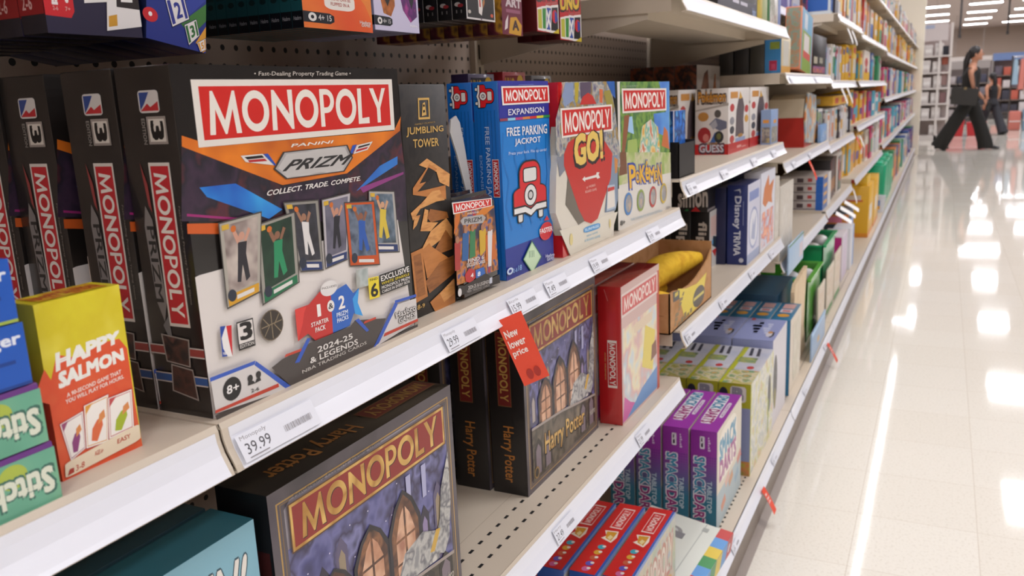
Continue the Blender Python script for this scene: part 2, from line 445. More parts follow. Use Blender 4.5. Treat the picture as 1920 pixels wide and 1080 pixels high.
def ticket(strip, x1, z, y, wd, price, lines=2, ink='#8c888a', nm=''):
    """paper price ticket inside the strip: follows the strip's slope"""
    A = Vector((x1 + .0079, y, z - .0125)); Bv = Vector((x1 + .0173, y, z - .0315))
    v = A - Bv; n = Vector((v.z, 0, -v.x)).normalized()
    if n.x < 0: n = -n
    a = Art(Bv + n * .0016, (0, wd, 0), v, n)
    a.rect(0, 0, 1, 1, '#dedfe5')
    if nm: a.text(nm, rq(.04, .72, .36, .92), ink, .0)
    a.text(price, rq(.06, .22, .36, .62), '#48464a', .004)
    x = .55
    for i in range(16):
        t = .006 + .008 * ((i * 7) % 3); a.rect(x, .32, x + t, .56, '#a3a0a4'); x += t + .010
    a.rect(.06, .08, .3, .12, '#8d888a')
    o = a.build('price_ticket', strip)
    return o
def panel(k):
    g = G().box(XB - .012, yb(k) + .0185, .16, XB, yb(k + 1) - .0185, 2.35, PEG)
    return tag(g.build('pegboard_panel'), 'beige pegboard back panel of the %s' % bayname(k), 'back panel', 'pegboard backs')
PEG = peg_mat('#a39183')
for k in range(-1, NB): panel(k)
for k in range(-1, NB + 1):
    g = G().box(XB - .02, yb(k) - .018, 0, XB + .012, yb(k) + .018, 2.36, BEIGE)
    for i in range(46):
        z = .2 + i * .0457
        g.add([(XB + .0123, yb(k) - .0035, z), (XB + .0123, yb(k) + .0035, z), (XB + .0123, yb(k) + .0035, z + .030), (XB + .0123, yb(k) - .0035, z + .030)], [(0, 1, 2, 3)], DARK)
    tag(g.build('slotted_upright'), 'beige slotted upright post at the near side of the %s' % (bayname(k) if 0 <= k < NB else 'end'), 'post', 'slotted uprights')
# base decks, strips, kick plates
def base(k):
    a = yb(k) + .001; b = yb(k + 1) - .001; z = .132; x1 = .048
    g = G().box(XB, a, z - .004, x1, b, z, BEIGE)
    g.box(XB, a, z - .05, x1 - .03, b, z - .004, BEIGE)
    if k < 4:
        for i in range(46):
            y = a + .03 + i * .0254
            g.add([(x1 - .036, y, z + .0002), (x1 - .031, y, z + .0002), (x1 - .031, y + .010, z + .0002), (x1 - .036, y + .010, z + .0002)], [(0, 1, 2, 3)], DARK)
    o = tag(g.build('base_shelf'), 'beige base shelf just above the floor in the %s' % bayname(k), 'shelf', 'base shelves')
    G().sheet([(x1 + p[0], z + p[1]) for p in PROF], a + .004, b - .004, .002, STRIP).build('price_strip', o)
    G().box(XB, a, 0, x1 - .008, b, z - .05, DARK).build('plinth', o)
    return o
bases = [base(k) for k in range(0, NB)]
struct('baseboard_aisle', G().prism([(.04, .088), (.052, .088), (.058, .012), (.078, .0), (.04, 0)], 1, Y0 - .6, END, M('#83766b', .45)))
# end wall of the run: cream end panel
struct('column_1', G().box(XB - .5, END + .01, 0, .105, END + .30, 2.95, CREAM))
# ---------------------------------------------------------------- decks (bay, height, words, front offset)
D = {}
D['A1'] = deck(-1, .989, 'waist-high'); D['B1'] = deck(0, .989, 'waist-high')
D['A0'] = deck(-1, 1.60, 'topmost', slots=False); D['B0'] = deck(0, 1.60, 'topmost', slots=False)  # unseen upper shelves, added to shade the pegboard and goods below
D['A2'] = deck(-1, .637, 'knee-high'); D['B2'] = deck(0, .637, 'knee-high')
D['C0'] = deck(1, 1.395, 'topmost', slots=False); D['C1'] = deck(1, 1.042, 'second from the top', slots=False); D['C2'] = deck(1, .735, 'third from the top', slots=False)
D['D0'] = deck(2, 1.50, 'topmost', -.09, False); D['D1'] = deck(2, 1.258, 'second from the top', slots=False); D['D2'] = deck(2, .976, 'third from the top', slots=False); D['D3'] = deck(2, .645, 'fourth from the top', slots=False)
D['E0'] = deck(3, 1.52, 'topmost', .02, False); D['E1'] = deck(3, 1.236, 'second from the top', .0, False); D['E2'] = deck(3, .95, 'third from the top', .0, False); D['E3'] = deck(3, .655, 'fourth from the top', .0, False)
for k in range(4, NB):
    far = k >= 6
    hs = (1.80, 1.50, 1.236, .985, .68) if not far else (1.80, 1.47, 1.10, .72)
    wd = ('topmost', 'second from the top', 'third from the top', 'fourth from the top', 'fifth from the top')
    for i, z in enumerate(hs): D['%s%d' % ('ABCDEFGHIJKLMNOP'[k + 1], i)] = deck(k, z, wd[i], .015, False)
# ================================================================ near products
MONO = 'MONOPOLY'
def place(o, xf, y0, z0, d, wd, jit=0.0):
    o.location = (xf - d / 2, y0 + wd / 2, z0); o.rotation_euler = (0, 0, jit); return o
# ---- big black basketball trading game, four of them
pd, pw, ph = .055, .272, .2535
BLK = M('#1f1b19', .3, coat=.5, bump=.15)
p1 = carton('board_game_box', pd, pw, ph, BLK, 'large black box with red title banner and basketball cards, full cover showing', 'board game', 'black basketball game boxes')
a = front(pd, pw, ph)
a.rect(0, 0, 1, 1, BLK)
a.poly([(0.007, 0.780), (0.062, 0.774), (0.361, 0.634), (0.670, 0.643), (0.993, 0.782), (1.006, 0.619), (0.999, 0.424), (0.662, 0.476), (-0.023, 0.582)], MIX(['#1c1822', '#2a2030', '#3b2a3c', '#22202a', '#5a2a30', '#2c2440'], 26, 3))
a.poly([(0.012, 0.811), (0.062, 0.794), (0.076, 0.775), (0.955, 0.774), (1.004, 0.825), (0.992, 0.772), (0.670, 0.643), (0.362, 0.637), (0.008, 0.782)], MIX(['#c8641c', '#e07c20', '#b85a1c', '#d87018'], 14))
a.poly([(0.049, 0.666), (0.177, 0.663), (0.351, 0.562), (0.292, 0.541), (0.070, 0.637)], MIX(['#1f4fae', '#2a7ccc', '#3aa0dc'], 20))
a.poly([(0.965, 0.678), (0.961, 0.648), (0.711, 0.576), (0.854, 0.652)], MIX(['#2450a8', '#3a8ad4'], 20))
a.poly([(-0.003, 0.600), (0.225, 0.551), (0.224, 0.544), (-0.004, 0.593)], '#9a2c6e')
a.poly([(-0.007, 0.573), (0.106, 0.557), (0.101, 0.526), (-0.009, 0.545)], '#c85a24')
a.poly([(0.731, 0.586), (0.995, 0.616), (0.994, 0.607), (0.747, 0.566)], '#8a3a7a')
a.poly([(-0.003, 0.421), (0.011, 0.424), (0.937, 0.439), (0.986, 0.051), (0.995, 0.005), (-0.001, -0.002)], '#d9d2cc')
a.banner([(0.062, 0.775), (0.959, 0.777), (0.963, 0.962), (0.062, 0.959)], '#c8231c', '#ddd6cc', '#e2dbd0', (.025, .1), MONO, (.05, .17))
a.text('• Fast-Dealing Property Trading Game •', [(0.291, 0.967), (0.730, 0.970), (0.733, 0.988), (0.294, 0.983)], '#c9c1b6', .0)
a.text('PANINI', [(0.414, 0.751), (0.605, 0.751), (0.610, 0.760), (0.419, 0.761)], '#e0dad0', .02, None, 0, .02)
WH = '#d8d3cc'
a.poly([(0.206, 0.741), (0.292, 0.740), (0.342, 0.700), (0.321, 0.704), (0.223, 0.721)], WH); a.poly([(0.220, 0.736), (0.289, 0.736), (0.297, 0.728), (0.230, 0.728)], '#1a1718'); a.poly([(0.231, 0.726), (0.298, 0.725), (0.308, 0.717), (0.237, 0.719)], '#b0242a')
a.poly([(0.732, 0.735), (0.822, 0.743), (0.789, 0.715), (0.710, 0.706)], WH); a.poly([(0.742, 0.731), (0.808, 0.737), (0.801, 0.731), (0.736, 0.724)], '#1a1718'); a.poly([(0.730, 0.720), (0.794, 0.726), (0.785, 0.719), (0.721, 0.712)], '#b0242a')
a.poly([(0.294, 0.739), (0.313, 0.739), (0.342, 0.702), (0.334, 0.701)], '#2a4fa8'); a.poly([(0.709, 0.736), (0.732, 0.738), (0.705, 0.707), (0.687, 0.704)], '#2a4fa8')
hexo = [(0.329, 0.690), (0.376, 0.739), (0.683, 0.740), (0.706, 0.694), (0.656, 0.651), (0.377, 0.654)]
a.poly(hexo, '#3a3634'); c0 = (sum(p[0] for p in hexo) / 6, sum(p[1] for p in hexo) / 6)
a.poly([(c0[0] + (x - c0[0]) * .955, c0[1] + (y - c0[1]) * .93) for x, y in hexo], MIX(['#8c8886', '#c6c2be', '#a8a4a2'], 30, 0, .25)); a.poly([(c0[0] + (x - c0[0]) * .9, c0[1] + (y - c0[1]) * .82) for x, y in hexo], '#b9b5b1')
a.text('PRIZM', [(0.368, 0.680), (0.654, 0.675), (0.673, 0.708), (0.384, 0.711)], '#2a2828', .03, None, 0, .12)
a.text('COLLECT. TRADE. COMPETE.', [(0.288, 0.612), (0.734, 0.611), (0.734, 0.626), (0.288, 0.628)], '#e6e1da', .02, None, 0, .02)
def player(q, shirt, skin, bg, n):
    """a small trading-card picture: backdrop and a generic leaping figure"""
    a.poly(q, bg)
    def P(x, y): return bil(q, x, y)
    a.poly([P(.3, .12), P(.42, .1), P(.5, .35), P(.6, .08), P(.74, .12), P(.62, .5), P(.66, .68), P(.38, .7), P(.36, .5)], shirt)
    a.poly([P(.36, .68), P(.24, .86), P(.32, .9), P(.46, .72)], skin); a.poly([P(.64, .68), P(.78, .84), P(.7, .88), P(.56, .7)], skin)
    a.poly([P(.5 + .09 * math.cos(t), .78 + .065 * math.sin(t)) for t in [k * .63 for k in range(10)]], skin)
    if n: a.poly([P(.27 + .08 * math.cos(t), .92 + .05 * math.sin(t)) for t in [k * .63 for k in range(10)]], '#c86a2a')
cards = [([(0.746, 0.345), (0.933, 0.314), (0.927, 0.551), (0.775, 0.571)], '#a8a49e', '#d0b640', '#c89a78', MIX(['#2a3038', '#5a6a78', '#8a94a0'], 60)),
         ([(0.515, 0.335), (0.631, 0.345), (0.676, 0.577), (0.526, 0.571)], '#b4aeb2', '#24242c', '#c08a70', MIX(['#4a4a58', '#787484'], 50)),
         ([(0.637, 0.319), (0.805, 0.290), (0.800, 0.531), (0.635, 0.547)], '#c2501c', '#2c58a8', '#8a5a44', MIX(['#3c4658', '#6c7888', '#2a3244'], 60)),
         ([(0.396, 0.351), (0.504, 0.333), (0.510, 0.573), (0.350, 0.585)], '#8c8880', '#d8d4d0', '#9a7058', MIX(['#1c1c20', '#3a3a42', '#202024'], 50)),
         ([(0.221, 0.283), (0.386, 0.319), (0.396, 0.550), (0.228, 0.533)], '#98948a', '#2a8a5c', '#8a604a', MIX(['#1c3428', '#25402f', '#1a2a22'], 40)),
         ([(0.086, 0.306), (0.218, 0.327), (0.257, 0.570), (0.090, 0.560)], '#a8a296', '#2c2a30', '#c89680', MIX(['#6c5c58', '#a89a92', '#c8bcb0'], 50))]
for q, edge, sh, sk, bg in cards:
    a.poly(q, '#4a4642'); a.poly(grow(q, -.025, -.018), edge); player([bil(q, .1, .16), bil(q, .9, .16), bil(q, .9, .95), bil(q, .1, .95)], sh, sk, bg, True)
    a.poly([bil(q, .06, .02), bil(q, .94, .02), bil(q, .94, .13), bil(q, .06, .15)], {'#c2501c': '#c2501c', '#98948a': '#23704a', '#a8a296': '#d09a28'}.get(edge, '#2a3a68'))
    a.poly([bil(q, .3, .06), bil(q, .8, .05), bil(q, .8, .10), bil(q, .3, .11)], '#d8d4ce')
    a.ell(*bil(q, .17, .13), .016, .018, '#2c3240')
    a.poly([bil(q, .06, .9), bil(q, .22, .9), bil(q, .22, .96), bil(q, .06, .96)], '#d0a83a')
# lower white part: marks and badges
a.poly([(0.052, 0.264), (0.093, 0.257), (0.084, 0.164), (0.046, 0.175)], '#e8e4e0'); a.poly([(0.052, 0.264), (0.072, 0.261), (0.053, 0.229), (0.054, 0.197), (0.067, 0.170), (0.047, 0.174)], '#23459c'); a.poly([(0.074, 0.260), (0.093, 0.257), (0.084, 0.164), (0.080, 0.189), (0.077, 0.217)], '#c8242c')
a.text('NBA', [(0.052, 0.178), (0.068, 0.176), (0.068, 0.184), (0.052, 0.187)], '#f0ece6', .02)
q = [(0.109, 0.173), (0.174, 0.171), (0.175, 0.258), (0.111, 0.260)]
a.poly(q, '#24201f'); a.poly(grow(q, -.05), '#dcd6d0'); a.text('3', [bil(q, .2, .34), bil(q, .85, .32), bil(q, .85, .92), bil(q, .2, .92)], '#191716', .04); a.poly([bil(q, .02, .02), bil(q, .98, .02), bil(q, .98, .22), bil(q, .02, .22)], '#24201f'); a.text('EDITION', [bil(q, .08, .06), bil(q, .92, .06), bil(q, .92, .19), bil(q, .08, .19)], '#dcd6d0', .01)
c = [(0.246, 0.215)][0]
a.ell(c[0], c[1], .0485, .049, '#6a5c4a'); a.ell(c[0], c[1], .045, .0455, '#3a332d')
for q0 in ([(-.042, .0), (.042, .006)], [(0, -.043), (.0, .043)], [(-.033, .028), (-.01, 0), (-.033, -.028)], [(.033, .028), (.01, 0), (.033, -.028)]): a.path([(c[0] + x, c[1] + y) for x, y in q0], .0008, '#8c7c62')
a.poly([(0.348, 0.238), (0.413, 0.239), (0.468, 0.269), (0.520, 0.250), (0.514, 0.112), (0.437, 0.101), (0.396, 0.144), (0.348, 0.132), (0.376, 0.183)], '#c0302c')
a.poly([(0.520, 0.250), (0.555, 0.257), (0.602, 0.265), (0.635, 0.224), (0.667, 0.236), (0.654, 0.185), (0.676, 0.130), (0.629, 0.152), (0.601, 0.114), (0.514, 0.112)], '#2c62b8')
a.poly([(0.348, 0.238), (0.400, 0.235), (0.387, 0.216), (0.376, 0.183), (0.348, 0.132)], '#d8403a'); a.poly([(0.667, 0.236), (0.654, 0.185), (0.676, 0.130), (0.635, 0.148), (0.628, 0.205)], '#3c9ade')
a.ell(*[(0.514, 0.270)][0], .042, .026, '#dedad6'); a.text('INCLUDES', [(0.479, 0.273), (0.552, 0.268), (0.553, 0.275), (0.480, 0.280)], '#4a4442', .01)
a.text('1', [(0.450, 0.188), (0.462, 0.188), (0.462, 0.227), (0.450, 0.228)], '#ece8e2', .03); a.text('2', [(0.553, 0.186), (0.584, 0.185), (0.586, 0.229), (0.557, 0.230)], '#ece8e2', .03)
a.ell(*[(0.514, 0.208)][0], .018, .02, '#e6e2dc'); a.text('&', [(0.502, 0.199), (0.525, 0.199), (0.525, 0.217), (0.505, 0.218)], '#2a2626', .02)
a.text('STARTER', [(0.413, 0.161), (0.497, 0.159), (0.497, 0.173), (0.413, 0.175)], '#ece8e2', .02); a.text('PACK', [(0.430, 0.138), (0.478, 0.137), (0.479, 0.153), (0.430, 0.154)], '#ece8e2', .02)
a.text('PRIZM', [(0.538, 0.161), (0.596, 0.160), (0.596, 0.175), (0.538, 0.176)], '#dce6f2', .02); a.text('PACKS', [(0.538, 0.141), (0.596, 0.142), (0.596, 0.156), (0.538, 0.156)], '#dce6f2', .02)
a.poly([(0.718, 0.179), (0.777, 0.176), (0.779, 0.255), (0.718, 0.259)], '#e2cc30'); a.text('6', [(0.729, 0.185), (0.768, 0.184), (0.768, 0.232), (0.730, 0.234)], '#1c1a18', .03); a.text('FIND', [(0.728, 0.245), (0.772, 0.244), (0.772, 0.252), (0.729, 0.254)], '#2a2618', .01)
a.poly([(0.781, 0.182), (0.973, 0.183), (0.976, 0.258), (0.783, 0.257)], '#1b1918'); a.text('EXCLUSIVE', [(0.792, 0.231), (0.968, 0.232), (0.967, 0.253), (0.791, 0.251)], '#e8e4de', .02)
a.text('WHITE SPARKLE', [(0.792, 0.217), (0.966, 0.217), (0.967, 0.227), (0.793, 0.227)], '#e2cc30', .01); a.text('MONOPOLY PRIZM', [(0.791, 0.201), (0.967, 0.202), (0.967, 0.213), (0.792, 0.213)], '#e8e4de', .01); a.text('CARDS IN EVERY BOX', [(0.791, 0.186), (0.966, 0.188), (0.966, 0.199), (0.791, 0.197)], '#e8e4de', .01)
a.poly([(0.655, 0.303), (0.721, 0.298), (0.715, 0.233), (0.651, 0.238)], MIX(['#8a9490', '#b4bcb8', '#a0a098'], 60))
a.poly([(-0.008, 0.015), (0.243, 0.014), (0.298, -0.007), (0.222, 0.084), (0.270, 0.097), (0.358, 0.104), (0.396, 0.113), (0.601, 0.111), (0.627, 0.127), (0.801, 0.088), (0.716, 0.001), (0.998, 0.011), (0.999, 0.022), (0.996, -0.003), (-0.001, -0.002)], '#4a4340')
a.poly([(-0.007, 0.125), (0.158, 0.118), (0.282, -0.007), (-0.004, 0.020)], '#cfcac6'); a.poly([(0.726, -0.002), (0.866, 0.122), (0.998, 0.117), (0.997, 0.023)], '#cfcac6')
for q in ([(-0.009, 0.118), (0.157, 0.116), (0.161, 0.127), (-0.009, 0.130)], [(0.156, 0.114), (0.276, -0.007), (0.298, -0.006), (0.163, 0.125)], [(0.714, -0.001), (0.748, 0.006), (0.880, 0.124), (0.861, 0.133)], [(0.861, 0.130), (0.999, 0.122), (1.000, 0.133), (0.862, 0.141)], [(0.320, 0.067), (0.340, 0.064), (0.402, 0.127), (0.386, 0.132)], [(0.627, 0.127), (0.684, 0.068), (0.698, 0.070), (0.647, 0.129)]): a.poly(q, '#3558b4')
for q in ([(-0.006, 0.021), (0.243, 0.014), (0.242, 0.026), (-0.005, 0.030)], [(0.777, 0.022), (0.999, 0.022), (0.999, 0.033), (0.786, 0.034)], [(0.278, 0.100), (0.351, 0.098), (0.356, 0.106), (0.285, 0.108)], [(0.670, 0.102), (0.741, 0.101), (0.742, 0.109), (0.677, 0.110)]): a.poly(q, '#c0412e')
c = [(0.063, 0.072)][0]; a.ell(c[0], c[1], .034, .035, '#1d1b1b'); a.text('8+', [(0.042, 0.061), (0.087, 0.059), (0.088, 0.084), (0.045, 0.086)], '#e8e4e0', .02)
a.ell(*[(0.133, 0.080)][0], .010, .011, '#2a2828'); a.ell(*[(0.166, 0.081)][0], .010, .011, '#2a2828'); a.poly([(0.121, 0.061), (0.150, 0.059), (0.143, 0.069), (0.125, 0.074)], '#2a2828'); a.poly([(0.148, 0.059), (0.173, 0.060), (0.170, 0.073), (0.157, 0.070)], '#2a2828'); a.text('2-6', [(0.131, 0.035), (0.162, 0.033), (0.162, 0.043), (0.131, 0.046)], '#2a2828', .01)
a.text('2024-25', [(0.426, 0.069), (0.605, 0.067), (0.604, 0.086), (0.427, 0.089)], '#dcd7d0', .02); a.text('& LEGENDS', [(0.387, 0.044), (0.630, 0.039), (0.629, 0.058), (0.388, 0.063)], '#dcd7d0', .02); a.text('NBA TRADING CARDS', [(0.347, 0.023), (0.676, 0.025), (0.676, 0.036), (0.347, 0.034)], '#c2bcb4', .01)
a.text('Hasbro', [(0.859, 0.072), (0.990, 0.070), (0.986, 0.096), (0.856, 0.093)], '#d4d0cc', .02, '#3a3634', .07); a.text('GAMES', [(0.873, 0.047), (0.980, 0.045), (0.980, 0.066), (0.874, 0.068)], '#d4d0cc', .02, '#3a3634', .07)
a.build('front_print', p1)
s = left(pd, pw, ph)
s.poly([(.0, 0), (1, 0), (1, .1), (0, .1)], BLK)
s.banner(vq(.42, .74, .80, .27), '#b0242a', '#c8c0b6', '#d6cec4', (.02, .08), MONO, (.06, .2))
s.poly([(.26, .62), (.36, .58), (.42, .34), (.34, .28), (.24, .34), (.2, .56)], '#77716e'); s.text('PRIZM', vq(.24, .56, .37, .34), '#2a2826', .02)
s.poly([(.27, .74), (.33, .62), (.38, .6), (.36, .68)], '#8a3a38'); s.poly([(.3, .27), (.42, .30), (.45, .2)], '#6a6866')
s.rrect(vq(.4, .935, .76, .875), '#bcb6b0'); s.poly([(.42, .93), (.6, .93), (.5, .9), (.42, .882)], '#2a3f78'); s.poly([(.42, .88), (.74, .88), (.74, .905), (.6, .89), (.55, .9)], '#a8262a')
s.poly(rq(.5, .79, .84, .865), '#8a8078'); s.poly(rq(.53, .797, .81, .858), '#c4bcb0'); s.text('3', vq(.57, .85, .78, .805), '#141212', .05); s.text('EDITION', vq(.41, .86, .47, .79), '#8a847c', .01)
s.text('Fast-Dealing Property Trading Game', vq(.86, .62, .90, .34), '#7c746c', .0)
for z0, t in ((.185, '#8a3a34'), (.1, '#2c4e84')): s.rect(0, z0, 1, z0 + .022, t); s.rect(0, z0 + .022, 1, z0 + .026, '#b4aca4'); s.rect(0, z0 - .004, 1, z0, '#b4aca4')
for q in ([(.28, .16), (.72, .15), (.76, .235), (.24, .245)], [(.32, .07), (.8, .05), (.76, .145), (.36, .155)]):
    s.poly(q, '#8a827a'); s.poly(grow(q, -.05), MIX(['#2a2422', '#4a3028', '#181618', '#6a4438'], 60))
s.build('spine_print', p1)
t = top(pd, pw, ph); t.banner(rq(.25, .3, .75, .8), '#8a2024', '#a8a098', '#b8b0a6'); t.build('top_print', p1)
place(p1, -.009, .424, .989, pd, pw)
LB = ['large black box with red title banner, second from the front of its row', 'large black box with red title banner, third from the front, its orange cover peeking out', 'large black box with red title banner, at the back of its row by the pegboard']
for i, (x, dy) in enumerate(((-.0665, 0), (-.141, .001), (-.197, -.001))):
    o = dup(p1, (0, 0, 0), None, LB[i]); place(o, x, .424 + dy, .989, pd, pw)
# small pale spacer cards seen between the boxes
g = G().box(-.003, -.02, 0, .003, .02, .115, M('#c4b09e')); tag(g.build('divider_card', None, (-.069 - .06, .452, .989)), 'small pale card upright between the black boxes behind the yellow box', 'card')
# ---- tower game
td, tw, th = .07, .088, .24
TBK = MIX(['#221e1b', '#2c2723', '#1d1a18'], 70, 1, .45, (1, 1, 1))
o = carton('block_game_box', td, tw, th, TBK, 'tall narrow black box with gold lettering and toppling wooden blocks', 'board game')
a = front(td, tw, th)
GO = '#c9a25a'
q = [(0.355, 0.852), (0.609, 0.851), (0.619, 0.942), (0.372, 0.942)]; a.frame(q, .1, GO); a.poly([bil(q, .3, .15), bil(q, .7, .2), bil(q, .6, .8), bil(q, .4, .75)], GO); a.poly([bil(q, .42, .3), bil(q, .6, .34), bil(q, .55, .45), bil(q, .42, .42)], '#241f1b'); a.poly([bil(q, .42, .58), bil(q, .6, .6), bil(q, .55, .7), bil(q, .42, .68)], '#241f1b')
a.text('FAMILY CLASSICS', [(0.272, 0.829), (0.714, 0.834), (0.716, 0.840), (0.274, 0.836)], '#a88648', .01)
a.text('JUMBLING', [(0.079, 0.783), (0.896, 0.786), (0.896, 0.819), (0.093, 0.823)], GO, .02); a.text('TOWER', [(0.202, 0.736), (0.767, 0.732), (0.770, 0.767), (0.210, 0.771)], GO, .02)
WD = [MIX(['#c88a4c', '#d69a5a', '#b87a40'], 40, 2, .45, (1, 1, 5)), MIX(['#8a5428', '#9a6030', '#7c4a22'], 40, 2, .45, (1, 1, 5)), MIX(['#b06f36', '#c07c40'], 40, 2, .45, (1, 1, 5))]
for pts, i in (([(0.294, 0.661), (0.480, 0.684), (0.989, 0.599), (0.953, 0.542), (0.732, 0.571), (0.678, 0.619)], 0), ([(0.135, 0.568), (0.521, 0.657), (0.699, 0.632), (0.224, 0.549), (0.867, 0.553), (0.864, 0.489), (0.126, 0.540)], 2), ([(0.283, 0.582), (0.500, 0.645), (0.645, 0.624), (0.514, 0.586)], -1),
               ([(0.053, 0.465), (0.303, 0.498), (0.549, 0.539), (0.721, 0.538), (0.828, 0.487), (0.636, 0.489), (0.263, 0.474), (0.088, 0.431)], 0), ([(0.230, 0.378), (0.359, 0.469), (0.439, 0.459), (0.389, 0.409), (0.640, 0.395), (0.458, 0.365)], 0), ([(0.075, 0.393), (0.126, 0.448), (0.254, 0.448), (0.160, 0.408)], 0),
               ([(0.395, 0.428), (0.474, 0.463), (0.864, 0.431), (0.891, 0.402), (0.471, 0.404)], 1), ([(0.458, 0.365), (0.837, 0.405), (0.968, 0.357), (0.950, 0.303), (0.757, 0.321), (0.297, 0.282), (0.237, 0.299)], 0), ([(0.514, 0.275), (0.803, 0.353), (0.949, 0.299), (0.935, 0.255), (0.558, 0.252)], 1),
               ([(0.234, 0.293), (0.408, 0.315), (0.437, 0.300), (0.936, 0.199), (0.307, 0.162)], 2), ([(-0.005, 0.296), (0.238, 0.303), (0.297, 0.082), (0.030, 0.074)], 2), ([(0.037, 0.280), (0.205, 0.283), (0.251, 0.096), (0.069, 0.094)], 1), ([(0.270, 0.151), (0.616, 0.214), (0.963, 0.225), (0.955, 0.141), (0.334, 0.092)], 1), ([(0.337, 0.051), (0.947, 0.113), (0.930, 0.001), (0.440, -0.002)], 2), ([(0.570, 0.073), (0.928, 0.115), (0.925, 0.044), (0.661, 0.024)], 0)):
    a.poly(pts, WD[i] if i >= 0 else '#1b1512')
a.text('8-9', [(0.051, 0.041), (0.216, 0.041), (0.215, 0.058), (0.058, 0.062)], GO, .02)
a.build('front_print', o)
s = left(td, tw, th); s.text('JUMBLING TOWER', vq(.3, .9, .7, .3), GO, .02); s.build('spine_print', o)
place(o, -.022, .717, .989, td, tw)
# ---- small card packs
kd, kw, kh = .022, .082, .117
PK = M('#26211f', .22, coat=.6, bump=.3)
pk = G()
pk.prism([(-kd / 2, 0.004), (kd / 2, .004), (kd / 2, kh - .012), (.001, kh - .004), (.001, kh), (-.001, kh), (-.001, kh - .004), (-kd / 2, kh - .012)], 1, -kw / 2, kw / 2, PK); pk.box(-.001, -kw / 2, 0, .001, kw / 2, .005, PK)
pk = tag(pk.build('card_pack'), 'small foil card pack with red title, front of three beside the tower box', 'card pack', 'foil card packs')
a = front(kd, kw, kh); a.o.x = kd / 2
a.poly([(-0.158, 0.896), (0.994, 0.843), (1.030, 0.173), (-0.189, 0.186)], MIX(['#2a2c40', '#3c3450', '#7a4a2a', '#c87a2a', '#2a5088', '#b02c2a'], 60, 2))
a.poly([(-0.102, 0.891), (0.043, 0.903), (-0.053, 0.760), (-0.194, 0.674)], '#c86a24'); a.poly([(0.992, 0.827), (0.707, 0.778), (0.317, 0.774), (0.721, 0.868)], '#d07a28')
a.banner([(-0.177, 0.863), (0.928, 0.844), (0.924, 0.925), (-0.200, 0.975)], '#c8231c', '#e0dcd6', '#ece8e2'); a.text('PANINI', [(0.206, 0.826), (0.507, 0.813), (0.510, 0.829), (0.208, 0.842)], '#d8d4ce')
a.poly([(-0.005, 0.786), (0.086, 0.812), (0.628, 0.786), (0.718, 0.745), (0.616, 0.701), (0.045, 0.739)], '#a8a4a2'); a.text('PRIZM', [(0.105, 0.749), (0.588, 0.726), (0.594, 0.768), (0.111, 0.789)], '#2a2828', .02)
for q, c in (([(-0.223, 0.331), (-0.080, 0.326), (-0.036, 0.595), (-0.194, 0.593)], '#a83430'), ([(-0.025, 0.397), (0.151, 0.389), (0.211, 0.670), (0.032, 0.659)], '#2a5c94'), ([(0.182, 0.396), (0.350, 0.401), (0.391, 0.661), (0.239, 0.662)], '#347a4c'), ([(0.488, 0.383), (0.652, 0.417), (0.702, 0.639), (0.496, 0.639)], '#caa22c'), ([(0.651, 0.308), (0.980, 0.293), (0.950, 0.546), (0.676, 0.577)], '#c4651e'), ([(0.707, 0.245), (0.805, 0.243), (0.892, 0.607), (0.744, 0.602)], '#d6d2d2')):
    a.poly(q, c); a.ell(*bil(q, .5, 1.08), .05, .035, '#a8765a')
a.text('FIND 6', [(0.131, 0.361), (0.592, 0.343), (0.598, 0.380), (0.137, 0.397)], '#dedad4', .02); a.text('EXCLUSIVE CARDS', [(0.096, 0.323), (0.618, 0.301), (0.623, 0.333), (0.101, 0.359)], '#dedad4', .02)
a.poly([(0.026, 0.259), (0.152, 0.305), (0.314, 0.267), (0.317, 0.191), (0.189, 0.156), (0.044, 0.188)], '#b8282c'); a.poly([(0.329, 0.265), (0.580, 0.263), (0.602, 0.194), (0.529, 0.139), (0.331, 0.178)], '#2a64b4'); a.text('4', [(0.182, 0.205), (0.258, 0.205), (0.265, 0.247), (0.188, 0.247)], '#eeeeee', .02); a.text('8', [(0.380, 0.193), (0.458, 0.193), (0.465, 0.235), (0.386, 0.235)], '#eeeeee', .02)
a.poly([(-0.192, 0.083), (1.043, 0.030), (1.040, 0.121), (0.819, 0.119), (0.617, 0.192), (-0.005, 0.159), (-0.175, 0.184)], '#2c2725'); a.text('2024-25 & LEGENDS', [(0.090, 0.102), (0.714, 0.078), (0.719, 0.111), (0.096, 0.138)], '#d0cac4', .01); a.text('NBA TRADING CARDS', [(0.056, 0.075), (0.709, 0.046), (0.713, 0.068), (0.060, 0.101)], '#a8a29c', .01); a.ell(*[(-0.144, 0.112)][0], .05, .04, '#d8d4d0')
a.poly([(0.713, 0.068), (0.795, 0.066), (0.804, 0.127), (0.722, 0.127)], '#c8ccd8')
a.build('front_print', pk)
place(pk, -.013, .806, .989, kd, kw)
for i, (x, dz) in enumerate(((-.036, .0), (-.059, .0))):
    q = dup(pk, (0, 0, 0), None, ['small foil card pack directly behind the front pack', 'small foil card pack at the back of the three'][i]); place(q, x, .808 + .002 * i, .989, kd, kw)
# grey peg strip leaning behind the packs
g = G()
g.prism([(-.004, -.004), (.006, -.004), (-.010, .07), (-.018, .098), (-.026, .106), (-.038, .102), (-.042, .088), (-.028, .06)], 0, -.001, .001, M('#b9b6b2', .25, coat=.4))
tag(g.build('shelf_divider', None, (-.05, .898, 1.088), (0, 0, 0)), 'bent pale plastic tab standing behind the small foil packs', 'divider')
